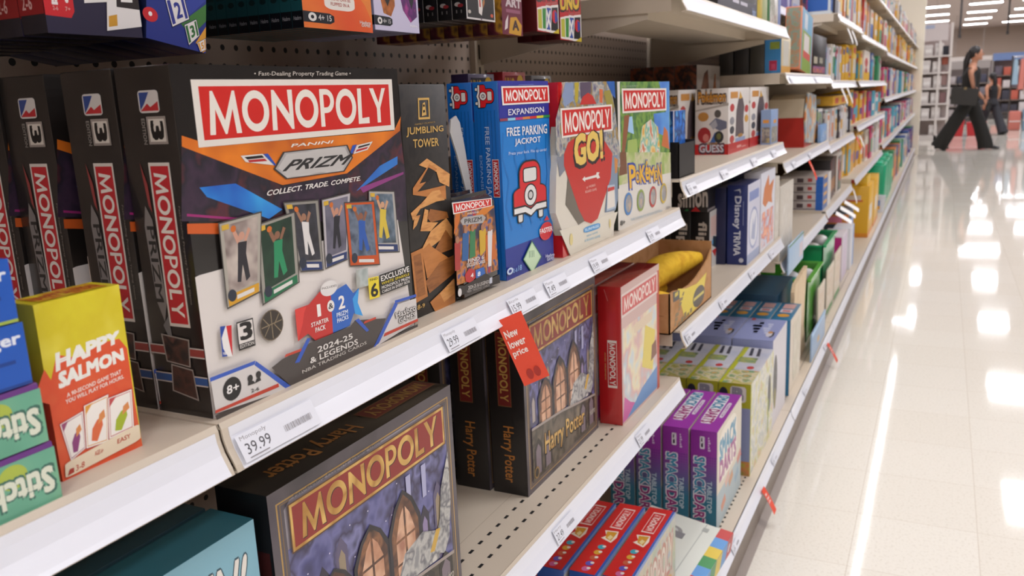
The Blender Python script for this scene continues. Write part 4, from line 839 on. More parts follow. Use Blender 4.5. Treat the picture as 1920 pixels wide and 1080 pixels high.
# ---- price tickets on the nearest strips
for key, x1, z, lst in (('B1', 0, .989, ((.424, .085, '39.99', 'Monopoly'), (.715, .07, '29.99', 'Monopoly'), (.865, .075, '15.99', 'Bicycle'), (.97, .07, '7.49', 'Mono'), (1.13, .07, '19.99', 'Mono'), (1.40, .07, '24.99', 'Mono'))),
                        ('B2', 0, .637, ((.97, .07, '27.49', 'Harry'), (1.33, .07, '21.99', 'Mono'))), ('C1', 0, 1.042, ((1.66, .07, '19.99', 'Guess'), (1.95, .07, '19.99', 'Guess'), (2.3, .07, '9.99', 'Card'), (2.6, .07, '14.99', 'Game'))),
                        ('C2', 0, .735, ((1.65, .07, '14.99', 'Ban'), (1.95, .07, '21.99', 'Sim'), (2.3, .07, '19.99', 'Tri'), (2.6, .07, '12.99', 'Game'))), ('D1', 0, 1.258, ((2.9, .07, '9.99', 'Game'), (3.5, .07, '9.99', 'Game'))), ('D2', 0, .976, ((3.0, .07, '24.99', 'Toy'), (3.4, .07, '9.99', 'Toy')))):
    for y, wd, pr, nm in lst: ticket(D[key][1], x1, z, y, wd, pr, nm=nm)
for k, lst in ((1, (1.9, 2.45)), (2, (3.1, 3.7))):
    st = [c for c in bases[k].children if c.name.startswith('price_strip')][0]
    for y in lst: ticket(st, .048, .132, y, .07, '14.99', nm='Game')
# ---- hanging tags
def flag(x, y, z, L, wd, yaw, tilt, roll, label, big=False, white=False):
    g = G(); n = 8
    pts = [(0, -.0015 * math.sin(i / n * 3.1), -L * i / n) for i in range(n + 1)]
    v = []; 
    for i, (px, py, pz) in enumerate(pts): v += [(-wd / 2, py, pz), (wd / 2, py, pz)]
    f = [(2 * i, 2 * i + 1, 2 * i + 3, 2 * i + 2) for i in range(n)]
    v2 = [(a, b + .0005, c) for a, b, c in v]; o_ = len(v)
    f += [tuple(o_ + j for j in reversed(t)) for t in f] + [(2 * i, 2 * i + 2, o_ + 2 * i + 2, o_ + 2 * i) for i in range(n)]
    g.add(v + v2, f, M('#e9e6e2', .4) if white else M('#e2472a', .4))
    o = tag(g.build('price_flag', None, (x, y, z), (tilt, roll, yaw)), label, 'price flag')
    if not white:
        a = Art((-wd / 2, -.0016, -L), (wd, 0, 0), (0, 0, L), (0, -1, 0))
        for i, t in enumerate(('New', 'lower', 'price')): a.text(t, rq(.1, .72 - .15 * i, (.58, .72, .66)[i], .83 - .15 * i), '#f2e4dc', .03)
        if big:
            a.ell(.38, .14, .12, .075, '#a8281c'); a.ell(.66, .14, .12, .075, '#a8281c')
        a.build('flag_print', o)
    return o
flag(.024, .840, .966, .086, .032, .55, .0, -.36, 'orange hanging New lower price tag below the nearest price strip', True)
flag(.066, 2.27, .112, .075, .034, 1.571, -.5, 0, 'orange price tag sticking out low over the aisle floor, nearest of two')
flag(.066, 3.78, .115, .09, .04, 1.571, -.5, 0, 'orange price tag sticking out low over the aisle floor, farther of two')
flag(.022, 3.34, .942, .085, .02, 1.571, -.3, -.5, 'orange price tag hanging below the shelf with the red and cream toy')
flag(.022, 5.3, .918, .085, .03, 1.571, -.3, -.5, 'orange price tag beside a white one, below a far shelf')
flag(.022, 5.5, .918, .085, .03, 1.571, -.3, -.5, 'white price tag beside the orange one, below a far shelf', white=True)
for i, (y, z) in enumerate(((4.36, 1.20), (4.62, 1.2), (4.50, 1.485), (4.72, 1.485))):
    flag(.024, y, z, .09, .028, 1.571, -.3, -.5, 'white paper tag hanging below the %s shelf, %s one' % (('upper', 'upper', 'top', 'top')[i], ('near', 'far', 'near', 'far')[i]), white=True)
for i, (y, z) in enumerate(((4.35, .61), (4.55, .61), (4.75, .615))):
    flag(.022, y, z, .09, .03, 1.571, -.9, -.5, 'white paper tag curling out over the green tubs, %s of three' % ORD[i], white=True)
flag(.022, 5.25, .62, .09, .03, 1.571, -.2, -.5, 'white paper tag hanging beside the yellow boxes', white=True)
# ================================================================ packs on the peg hooks
HM = M('#a8a4a0', .3, metal=1)
def hook(y, z, x1, label):
    g = G(); g.tube([(XB, y, z + .012), (XB + .02, y, z), (x1 + .012, y, z), (x1 + .02, y, z + .012)], .0026, HM, 8); g.box(XB, y - .012, z - .016, XB + .003, y + .012, z + .03, HM)
    tag(g.build('peg_hook'), label, 'hook', 'peg hooks')
def hang(name, lab, cat, grp, y0, wd, z0, h, d, n, xf, body, fr, sp=None, roll=0.0, gap=.0006, dz=0.0, vs=1.0):
    """a row of n packs on one hook; fr and sp draw the printed faces; lab(i) words each pack"""
    c = carton(name, d, wd, h, body, lab(0), cat, grp, .0008)
    a = front(d, wd, h); a.rect(0, vs, 1, 1, body); a.v *= vs; fr(a); a.build('front_print', c)
    if sp: s = left(d, wd, h); s.v *= vs; sp(s); s.build('spine_print', c)
    for i in range(n):
        o = c if i == 0 else dup(c, (0, 0, 0), None, lab(i))
        o.location = (xf - d / 2 - i * (d + gap), y0 + wd / 2, z0 + dz * i); o.rotation_euler = (roll, 0, 0)
    hook(y0 + wd / 2 + (h * math.sin(-roll)), z0 + h * math.cos(roll) + .0035, xf, 'steel peg hook holding the ' + lab(0).split(',')[0])
def seq(base, n, first='nearest the aisle'):
    return lambda i: base + (', ' + first if i == 0 else ', last at the pegboard' if i == n - 1 else ', %s back from the aisle' % ORD[i])
def f_skip(a):
    a.rect(0, 0, 1, 1, '#28223a')
    a.poly([(.0, .065), (.25, .06), (.29, .085), (.29, .13), (.25, .155), (.0, .16)], '#c2232a'); a.ell(.09, .125, .016, .010, '#e4dcd8', 10); a.ell(.12, .125, .016, .010, '#e4dcd8', 10); a.poly(rq(.075, .105, .135, .116), '#e4dcd8'); a.text('2-6', rq(.08, .085, .13, .1), '#d8a8a0', .01); a.ell(.225, .125, .018, .011, '#e4dcd8', 10); a.text('7+', rq(.20, .085, .25, .1), '#d8a8a0', .01)
    for q, c, n in (([(.2, .215), (.46, .235), (.66, .6), (.26, .6)], '#2a4a8c', '9'), ([(.40, .12), (.70, .135), (.90, .48), (.48, .44)], '#3a7a3c', '7'), ([(.60, .02), (1.0, .045), (1.0, .38), (.70, .30)], '#c8922c', '1')):
        a.poly(q, '#e0dbd6'); a.poly([bil(q, .05, .05), bil(q, .3, .05), bil(q, .3, .2), bil(q, .05, .2)], c); a.poly([bil(q, .3, .3), bil(q, 1, .2), bil(q, 1, .75), bil(q, .3, .75)], '#2a2220'); a.text(n, [bil(q, .5, .35), bil(q, .75, .32), bil(q, .75, .6), bil(q, .5, .62)], '#e8e4e0', .03); a.poly([bil(q, .25, .78), bil(q, 1, .78), bil(q, 1, .95), bil(q, .3, .95)], '#b8282c')
def s_skip(s): s.rect(0, .07, 1, .17, '#7c1519'); s.text('2-6', rq(.15, .09, .55, .14), '#b8908c', .02)
hang('card_game_box', seq('dark violet card game box with red tab and white cards', 9), 'card game', 'violet card packs on the left hook', .418, .082, 1.270, .19, .0275, 9, -.118, M('#17131d', .4), f_skip, s_skip, dz=-.0006)
def f_num(a):
    a.rect(0, 0, 1, 1, '#22307e'); a.poly([(0, .42), (1, .52), (1, 1), (0, 1)], '#a81c24'); a.poly([(.5, .3), (1, .46), (1, .40), (.62, .2)], '#2f3f94'); a.poly([(.55, .17), (1, .37), (1, .24), (.75, .1)], '#3c7434'); a.poly([(.82, .06), (1, .2), (1, .02), (.95, .0)], '#d89a34')
    a.ell(.06, .17, .12, .05, '#c2232a'); a.ell(.06, .175, .03, .016, '#e8e4e0')
    for q, c, n in (([(.42, .13), (.70, .22), (.60, .37), (.30, .31)], '#2c3488', '2'), ([(.70, .03), (.88, .12), (.82, .23), (.62, .165)], '#2c6830', '3'), ([(.9, .0), (1.0, .03), (.99, .11), (.84, .06)], '#d89a34', '5'), ([(.0, .34), (.24, .4), (.2, .62), (.0, .6)], '#c02028', '1')):
        a.poly(grow(q, .04), '#22264c'); a.poly(q, '#e0dbd6'); a.poly([bil(q, .04, .06), bil(q, .22, .06), bil(q, .22, .94), bil(q, .04, .94)], c); a.poly([bil(q, .80, .06), bil(q, .95, .06), bil(q, .95, .94), bil(q, .80, .94)], c); a.text(n, [bil(q, .36, .2), bil(q, .68, .2), bil(q, .68, .8), bil(q, .36, .8)], c, .04)
hang('card_game_box', seq('tilted blue card game box with numbered white cards', 7), 'card game', 'tilted blue card packs', .503, .062, 1.265, .19, .0275, 7, -.118, M('#1a2146', .4), f_num, None, -.17, vs=.6)
def f_org(a):
    a.rect(0, 0, 1, 1, MIX(['#d8481f', '#dc5c24', '#e2742c'], 10, 1)); a.poly([(.7, .5), (1, .4), (1, .12), (.9, .3)], '#dc7c30')
    a.rrect(rq(.30, .21, .74, .38), '#e2dad0', .3); a.text('SCORE CAN BE', rq(.37, .31, .68, .345), '#a8483c', .02); a.text('FLIPPED IN A', rq(.39, .255, .66, .29), '#a8483c', .02)
    a.poly([(0, .06), (.36, .055), (.42, .08), (.42, .14), (.36, .165), (0, .17)], '#12141c'); a.ell(.12, .115, .055, .045, '#dcd8d2'); a.ell(.12, .115, .022, .02, '#12141c'); a.text('4+ 15', rq(.2, .085, .38, .145), '#c8c4c0', .02)
    a.text('Hasbro', rq(.80, .09, .97, .125), '#d8ccc4', .03); a.text('GAMES', rq(.82, .06, .96, .088), '#d8ccc4', .03)
def s_org(s): s.rect(0, 0, 1, .17, '#0c0e14'); s.rect(0, .17, 1, 1, '#17474c'); s.text('Hasbro', rq(.15, .08, .85, .12), '#8c8c90', .02); s.ell(.5, .3, .3, .03, '#0d2226'); s.rect(.1, .36, .9, .5, '#123238')
hang('card_game_box', seq('teal-sided card game box with orange face and white pill', 10), 'card game', 'teal-sided packs on their hook', .699, .117, 1.289, .19, .0138, 10, -.118, M('#17474c', .4), f_org, s_org, vs=.5)
def f_wp(a):
    a.rect(0, 0, 1, 1, '#c3bcd2'); a.poly([(.2, .2), (.36, .17), (.46, .3), (.46, 1), (.12, 1), (.14, .4)], MIX(['#b8682c', '#8a4a1c', '#d89038'], 60)); a.poly([(.2, .42), (.3, .28), (.38, .4), (.3, .62)], '#1c1a18')
    a.poly([(.64, .26), (.8, .12), (.96, .2), (.95, 1), (.62, 1), (.56, .5)], MIX(['#7c2a78', '#4c1a58', '#a83c88'], 60)); a.poly([(.76, .45), (.84, .28), (.93, .45), (.85, .62)], '#16141a')
    a.poly([(0, .06), (.32, .055), (.38, .08), (.38, .14), (.32, .16), (0, .17)], '#12141c'); a.ell(.11, .11, .05, .04, '#dcd8d2'); a.ell(.11, .11, .02, .018, '#12141c'); a.text('4+ 15', rq(.18, .085, .34, .135), '#c8c4c0', .02); a.text('Hasbro', rq(.78, .07, .95, .1), '#e4dfe4', .03)
hang('card_game_box', seq('lilac and white card game box with orange and purple shapes', 5), 'card game', 'lilac packs on their hook', .821, .092, 1.293, .19, .03, 5, -.118, M('#8c88a4', .4), f_wp, lambda s: s.rect(0, .06, 1, .17, '#12141c'), vs=.5)
def f_blk(a):
    a.rect(0, 0, 1, 1, '#cfcac4'); a.rect(.03, .03, .97, 1, '#262221'); a.poly([(.42, .12), (.52, .08), (.56, .2), (.52, .6), (.4, .6)], '#dcd4cc'); a.poly([(.45, .22), (.5, .22), (.48, .6), (.44, .6)], '#b8342c'); a.poly([(.57, .2), (.64, .3), (.62, .6), (.55, .5)], '#b0703c'); a.poly([(.56, .3), (.6, .35), (.58, .6), (.55, .55)], '#3a7a6c'); a.ell(.1, .12, .05, .03, '#b8b0a4'); a.ell(.88, .1, .05, .03, '#c85a3c'); a.poly([(.45, .04), (.55, .04), (.5, .0)], '#6a5a64')
def s_blk(s): s.ell(.42, .24, .22, .035, '#a8a09a'); s.ell(.62, .22, .2, .03, '#8c2428'); s.text('11', rq(.3, .1, .7, .15), '#6c6864', .02)
hang('card_game_box', seq('black card game box with white edge and slim figure', 7), 'card game', 'black packs with white edge', 1.033, .082, 1.318, .19, .022, 7, -.118, M('#141212', .35), f_blk, s_blk, vs=.42)
def f_mar(a):
    a.rect(0, 0, 1, 1, '#6b2136'); a.poly([(.3, .02), (.9, .0), (.96, .16), (.7, .28), (.4, .26)], '#c8962c'); a.text('A', rq(.5, .08, .8, .22), '#3a2428', .05); a.poly([(.1, .06), (.25, .1), (.3, .3), (.16, .2)], '#d8ccc8'); a.text('ART', rq(.2, .42, .95, .54), '#c8bcbc', .05); a.rect(.2, .33, .9, .38, '#94566c')
hang('card_game_box', seq('maroon card game box with yellow foot', 9), 'card game', 'maroon packs on their hook', 1.137, .067, 1.303, .19, .024, 9, -.118, MIX(['#4a1826', '#6a2434', '#c8922c', '#3a1420'], 40), f_mar, vs=.5)
def f_uno(a):
    a.rect(0, 0, 1, 1, '#bb1a22'); a.text('UNO', [(.02, .44), (.95, .52), (.95, .80), (.02, .66)], '#1a1416', .13); a.text('UNO', [(.05, .46), (.92, .53), (.92, .78), (.05, .65)], '#dcb42c', .06)
    a.text('CARD GAME', [(.4, .40), (.95, .45), (.95, .48), (.4, .43)], '#a8847c', .01)
    for q, c in (([(.02, .02), (.34, .01), (.34, .38), (.02, .34)], '#b8b43c'), ([(.22, .02), (.56, .01), (.56, .40), (.22, .37)], '#3c8a3c'), ([(.38, .01), (.8, .0), (.86, .40), (.42, .40)], '#2c4a9c'), ([(.58, .0), (1, 0), (1, .44), (.66, .41)], '#1e1c20')):
        a.poly(q, '#e4ded8'); a.poly(grow(q, -.09), c)
    a.ell(.82, .25, .13, .1, '#c8242c'); a.poly([(.82, .15), (.95, .2), (.93, .3), (.82, .34)], '#2c4a9c'); a.text('X', rq(.42, .08, .62, .32), '#e4e0dc', .05); a.poly([(.7, .0), (1, .0), (1, .08)], '#c8b02c')
hang('card_game_box', seq('red card game box with yellow lettering, left hook', 10), 'card game', 'red packs on the left of two hooks', 1.257, .085, 1.313, .19, .026, 10, -.118, M('#571318', .4), f_uno, vs=.55)
hang('card_game_box', seq('red card game box with yellow lettering, right hook', 3), 'card game', 'red packs on the right of two hooks', 1.348, .093, 1.304, .19, .026, 3, -.118, M('#571318', .4), f_uno, vs=.55)
# ================================================================ second bay
def bx(name, label, xf, y0, y1, z0, h, d, col, blocks=(), texts=(), cat='board game', group=None, sides=(), tops=(), bev=.001):
    """one carton with printed front (and side, top) in its own inks; slim coloured blocks only"""
    wd = y1 - y0
    o = carton(name, d, wd, h, mat(col), label, cat, group, bev)
    for nm, fn, bl, tx in (('front_print', front, blocks, texts), ('spine_print', left, sides, ()), ('top_print', top, tops, ())):
        if not bl and not tx: continue
        a = fn(d, wd, h)
        for b in bl:
            if isinstance(b[0], str):
                if b[0] == 'e': a.ell(*b[1:])
                elif b[0] == 'p': a.poly(b[1], b[2])
                elif b[0] == 't': a.text(b[1], b[2], b[3], .03, *b[4:])
                elif b[0] == 'f': a.frame(b[1], b[2], b[3])
            else: a.rect(*b)
        for t in tx: a.text(*t)
        a.build(nm, o)
    o.location = (xf - d / 2, y0 + wd / 2, z0)
    return o
# topmost shelf
bx('board_game_box', 'black board game box with white lettering on the topmost shelf of the second bay', -.012, 2.00, 2.47, 1.395, .27, .06, '#1a1618', [(.02, .02, .98, .14, '#221a2c'), (.35, .09, .5, .12, '#c8c4d0'), (.54, .09, .72, .12, '#b8b4c0')], [('Hasbro', rq(.86, .03, .96, .10), '#8ca0c8', .03)])
for i, (y0, y1, c, l) in enumerate(((2.475, 2.545, '#c8b04c', 'yellow'), (2.55, 2.62, '#b0b88c', 'pale green'), (2.625, 2.665, '#2c6a34', 'dark green'), (2.67, 2.80, MIX(['#d4d0cc', '#b8b8ac', '#e4e0dc', '#c0a8a0'], 30, 2, .15), 'glossy white'), (2.805, 2.845, '#8494c4', 'light blue'))):
    bx('game_box', '%s boxed game upright on the topmost shelf, %s right of the black box' % (l, ORD[i]), -.012, y0, y1, 1.395, .26, .16, c, [(.2, .3, .8, .5, '#dcd8d0')] if i in (0, 1) else ())
# waist-high shelf: tall dark boxes at the back
for i, (x0, d) in enumerate(((-.20, .066), (-.268, .064), (-.333, .072))):
    o = bx('board_game_box', 'tall box with dark brick-red side behind the white boxes, %s' % ('its white cover showing' if i == 0 else 'second from the front' if i == 1 else 'at the back'), x0, 2.555, 2.85, 1.042, .247, d, MIX(['#2c1a18', '#6a2c20', '#1c1416', '#8a4424', '#3a3c48'], 24, 2), [(0, 0, 1, 1, '#c0b8b0'), ('p', [(.1, .62), (.3, .9), (.45, .95), (.5, .75), (.45, .55), (.25, .5)], MIX(['#6a3a24', '#8c4c2c', '#3a2420'], 24)), ('p', [(.62, .5), (.75, .9), (.8, .9), (.85, .5)], MIX(['#6a3a24', '#b86c34', '#2a2420'], 24))], group='dark brick-red boxes at the back')
# white guessing-toy boxes
def wbox(xf, y0, y1, lab, d=.09):
    W = '#d8d2cc'
    o = carton('toy_box', d, y1 - y0, .175, M(W, .4), lab, 'toy box', 'white and red toy boxes')
    for a, nm, sp in ((front(d, y1 - y0, .175), 'front_print', 0), (left(d, y1 - y0, .175), 'spine_print', 1)):
        a.rect(0, 0, 1, .16, '#bc2220')
        if sp:
            q = rq(.1, .80, .9, .95)
            a.text('Pokémon', grow(q, .03, .15), '#4c3c34', .1); a.text('Pokémon', q, '#c88c34', .04)
            a.poly([(.0, .68), (1, .78), (1, .74), (.0, .66)], '#a8a098'); a.ell(.25, .58, .16, .07, '#b8823c'); a.ell(.68, .62, .1, .06, '#5a5450'); a.poly([(.42, .46), (.62, .56), (.95, .5), (.95, .4), (.75, .36)], '#6c7084'); a.poly([(.45, .46), (.62, .54), (.68, .44), (.55, .38)], '#a8a8b0')
            a.ell(.28, .3, .2, .12, '#9c2428'); a.ell(.33, .26, .09, .06, '#c87870'); a.poly([(.45, .18), (.6, .34), (.7, .32), (.6, .16)], '#3c64a0'); a.ell(.72, .27, .14, .09, '#2c3034'); a.ell(.72, .28, .07, .05, '#6c6c3c')
            q = rq(.14, .04, .86, .15); a.text('GUESS', grow(q, .03, .15), '#3a3440', .1); a.text('GUESS', q, '#c8c8d0', .04); a.text('TRAINER', rq(.38, .155, .68, .19), '#a8783c', .03)
        else:
            a.poly([(.32, .24), (.36, .65), (.46, .84), (.66, .84), (.74, .7), (.7, .5), (.74, .26)], '#5a4f54')
            a.rect(.08, .84, .42, .94, '#c88c44'); a.poly([(.48, .82), (.52, .95), (.64, .84)], '#d0a040')
            for x, y, c in ((.16, .7, '#b83c3c'), (.86, .66, '#b83c3c'), (.86, .5, '#cc9838'), (.16, .5, '#8c8a90'), (.16, .36, '#3c3c44'), (.16, .22, '#b8403c')): a.ell(x, y, .1, .06, c)
            a.rect(.32, .16, .8, .22, '#8c9cc0'); a.ell(.56, .25, .12, .03, '#a87c3c'); a.rect(.4, .06, .6, .1, '#dc9c94'); a.rect(.64, .05, .84, .07, '#dc9c94')
        a.build(nm, o)
    o.location = (xf - d / 2, (y0 + y1) / 2, 1.042)
    return o
wbox(-.052, 2.315, 2.585, 'white toy box with red foot, left of the two, side and front showing')
wbox(-.052, 2.605, 2.90, 'white toy box with red foot, right of the two, nearest the blue card')
wbox(-.155, 2.20, 2.45, 'white toy box with red foot, set back in shade above the black tray', .05)
g = G()
for b in ((-.125, 1.665, 0, -.005, 1.785, .002), (-.125, 1.665, 0, -.123, 1.785, .085), (-.007, 1.665, 0, -.005, 1.785, .068), (-.125, 1.665, 0, -.005, 1.667, .072), (-.125, 1.783, 0, -.005, 1.785, .072)): g.box(b[0], b[1], 1.042 + b[2], b[3], b[4], 1.042 + b[5], M('#1a1818', .4))
tag(g.build('display_tray'), 'black cardboard display tray holding blue packs at the shelf end', 'tray')
for i in range(3):
    o = bx('card_pack', 'blue foil card pack standing in the black tray, %s' % ('front one' if i == 0 else 'middle one' if i == 1 else 'back one'), -.02 - .032 * i, 1.675, 1.765, 1.0445, .13, .012, '#c8c4d0' if i == 0 else '#2c3c6c', [(.08, .0, 1, 1, MIX(['#1a4aa8', '#2c7cd8', '#122c68', '#58a8e8'], 40)), (0, 0, .06, 1, '#d0ccd8')], cat='card pack', sides=[(0, 0, 1, 1, MIX(['#1a4aa8', '#2c7cd8', '#122c68', '#58a8e8'], 40))], group='blue packs in the black tray')
bx('card_box', 'light blue card in a small box at the right end of the white toy boxes', -.012, 2.72, 2.845, 1.042, .105, .03, '#88a0c4', [(.1, .05, .9, .5, MIX(['#8c8478', '#b0a898', '#5c6470', '#c0b078'], 60)), (.35, .6, .75, .7, '#d89440')], cat='card game', sides=[(0, 0, 1, 1, '#88a0c4'), (.1, .05, .9, .5, MIX(['#8c8478', '#b0a898', '#5c6470', '#c0b078'], 60)), (.2, .62, .8, .72, '#d89440')])
# third shelf: banana box
CB = MIX(['#b07f4c', '#b8885a', '#a87846'], 30, 2, .7)
g = G(); z = .735; x0, x1, ya, yc = -.135, -.006, 1.60, 1.945
g.box(x0, ya, z, x1, yc, z + .003, CB); g.box(x0, ya, z, x0 + .003, yc, z + .135, CB)
g.prism([(x0, z), (x1, z), (x1, z + .085), (x1 - .03, z + .082), (x0 + .05, z + .10), (x0, z + .135)], 1, ya, ya + .003, CB)
g.prism([(x0, z), (x1, z), (x1, z + .135), (x0, z + .135)], 1, yc - .003, yc, CB)
g.prism([(ya, z), (yc, z), (yc, z + .118), (yc - .04, z + .098)] + [(yc - .04 - (yc - ya - .08) * t, z + .098 - .026 * math.sin(math.pi * t * .8)) for t in (.2, .4, .6, .8)] + [(ya + .03, z + .085), (ya, z + .085)], 0, x1 - .003, x1, CB)
bb = tag(g.build('banana_display_box'), 'brown cardboard box with scooped front and yellow print holding plush bananas', 'box')
a = Art((x1, ya, z), (0, yc - ya, 0), (0, 0, .135), (1, 0, 0))
a.poly([(.16, .62), (.35, .52), (.6, .46), (.86, .52), (.8, .3), (.7, .06), (.45, .04), (.3, .1)], '#d8c022')
a.ell(.66, .22, .15, .17, '#3a3020'); a.rect(.53, .2, .79, .25, '#c8b84c'); a.poly([(.06, .62), (.2, .58), (.2, .44), (.07, .46)], '#2c2a26'); a.rect(.1, .52, .17, .58, '#c8b030')
for n_, q in ((7, [(.12, .06), (.32, .5), (.24, .52), (.04, .08)]), (5, [(.16, .02), (.5, .06), (.5, .16), (.16, .14)])): a.dashes(q, '#7c6434', n_)
a.build('front_print', bb)
s = Art((x0, ya, z), (x1 - x0, 0, 0), (0, 0, .135), (0, -1, 0)); s.rect(.1, .28, .9, .29, '#8c6030'); s.ell(.5, .4, .1, .06, '#8c6030'); s.build('side_print', bb)
YP = MIX(['#d8a818', '#e4b828', '#d09c14'], 40, 2, .85)
def banana(loc, rz, L, R, label, bend=.5, ry=0):
    n = 11; pts = []; rad = []
    for i in range(n):
        t = i / (n - 1); pts.append((L * (t - .5), bend * L * (.25 - (t - .5) ** 2), 0)); rad.append(R * max(.16, math.sin(math.pi * (.06 + .88 * t)) ** .6))
    g = G().tube(pts, rad, YP, 12); o = tag(g.build('plush_banana', None, loc, (0, ry, rz)), label, 'plush toy', 'plush bananas in the box')
    G().tube([pts[0], (pts[0][0] - .012, pts[0][1] - .003, .002)], [R * .22, R * .18], M('#5a4420', .9), 8).build('stem', o)
    G().ball(pts[-1], R * .2, M('#4a3a1c', .9), 6).build('tip', o)
banana((-.055, 1.80, .822), 1.35, .25, .034, 'plump yellow plush banana lying across the top of the cardboard box', .55, -.1)
banana((-.05, 1.71, .768), 1.2, .17, .028, 'yellow plush banana dipping over the low front edge of the box', .6, .2)
banana((-.105, 1.77, .770), 1.5, .2, .03, 'yellow plush banana half buried at the back of the box', .5)
g = G()
g.prism([(1.545, .865), (1.655, .842), (1.63, .80), (1.60, .79), (1.56, .83)], 0, -.055, -.05, M('#c0b0a0', .5))
t = tag(g.build('hang_tag'), 'folded grey and yellow banana tag sticking out of the cardboard box', 'tag')
a = Art((-.05, 1.545, .79), (0, .11, 0), (0, 0, .075), (1, 0, 0)); a.poly([(.2, .46), (.45, .6), (.95, .70), (.8, .2), (.5, .05)], '#cfa828'); a.ell(.78, .48, .08, .1, '#8c7420'); a.build('tag_print', t)
# black boxes behind the banana box
for i, (x0_, d) in enumerate(((-.088, .052), (-.141, .055), (-.197, .055))):
    o = bx('board_game_box', 'black game box with red and white spine lettering, %s behind the plush bananas' % ('front one' if i == 0 else 'middle one' if i == 1 else 'back one'), x0_, 2.262, 2.40, .735, .158, d, '#141214', [(0, 0, 1, 1, '#cac6c2'), (.1, .55, .8, .9, '#d8b8b0'), ('p', [(.2, .4), (.9, .2), (.9, .45), (.3, .55)], '#26323c'), (.75, .1, .95, .5, '#dcd048'), ('p', [(.2, .3), (.5, .15), (.6, .3)], '#b8302c'), ('p', [(.1, .45), (.3, .4), (.3, .5)], '#4a98c8')],
           sides=[('t', 'flip', vq(.3, .82, .85, .42), '#c8bcb0'), ('t', 'all', vq(.35, .38, .8, .1), '#a82424')], group='black boxes behind the bananas')
o = bx('board_game_box', 'flat black game box with tall white lettering, on top of the black boxes', -.092, 2.255, 2.42, .8935, .075, .16, '#171416', [(0, 0, 1, .1, '#8c8484')], sides=[('t', 'simon', [(.5, .16), (1.0, .2), (1.0, .92), (.5, .82)], '#d4ccc8'), ('p', [(.72, .02), (.88, .02), (.8, .2)], '#c82c30'), ('p', [(.6, .04), (.68, .04), (.66, .1)], '#2c8a4c')])
# navy trivia box and neighbours
o = bx('board_game_box', 'navy game box with silver spine lettering and white cover', -.004, 2.345, 2.52, .735, .222, .055, '#1d2c68', [(0, 0, 1, 1, '#c4c4d4'), (0, 0, 1, .12, '#8c98b8'), (.12, .78, .9, .9, '#7484b8'), ('e', .5, .42, .38, .27, '#8490b8', 20), ('e', .5, .42, .33, .235, '#d4d4dc', 20), ('p', [(.3, .3), (.45, .55), (.5, .45), (.7, .6), (.6, .25)], '#98a0bc')],
       sides=[('t', 'Disney', vq(.28, .86, .68, .46), '#c8ccd8'), ('t', 'TRIVIA', vq(.34, .43, .66, .12), '#d0d4dc'), ('e', .72, .06, .12, .03, '#c0c4d0', 12), ('p', [(.3, .93), (.62, .955), (.66, .92), (.6, .86), (.63, .9), (.58, .93)], '#b8bcc8'), (.78, .5, .81, .8, '#8890b0')])
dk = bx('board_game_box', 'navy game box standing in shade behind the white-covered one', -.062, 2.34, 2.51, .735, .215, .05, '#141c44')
bx('board_game_box', 'white game box with orange maple-coloured splash and pink figures', -.002, 2.53, 2.76, .735, .235, .05, '#d4d4dc', [('p', [(.1, .62), (.2, .8), (.5, .95), (.55, .8), (.9, .86), (.75, .66), (.8, .55), (.5, .6), (.3, .55)], '#c8702c'), (.05, .05, .9, .5, MIX(['#d87848', '#e8a884', '#c85c44', '#b8c8dc', '#dcb0a4'], 30, 2))])
bx('board_game_box', 'cream and grey game box right of the orange and white one', -.002, 2.77, 2.845, .735, .20, .05, '#cfc8bc', [(.1, .1, .9, .9, MIX(['#d4ccc0', '#c0b8ac', '#dcd8d0'], 24))])
bx('board_game_box', 'blue and green game box set back above the orange and white one', -.07, 2.62, 2.84, .735, .262, .05, '#3a4c84', [(.5, 0, 1, 1, MIX(['#a8b46c', '#c0a87c', '#8cac7c', '#d0c8b0'], 24))])
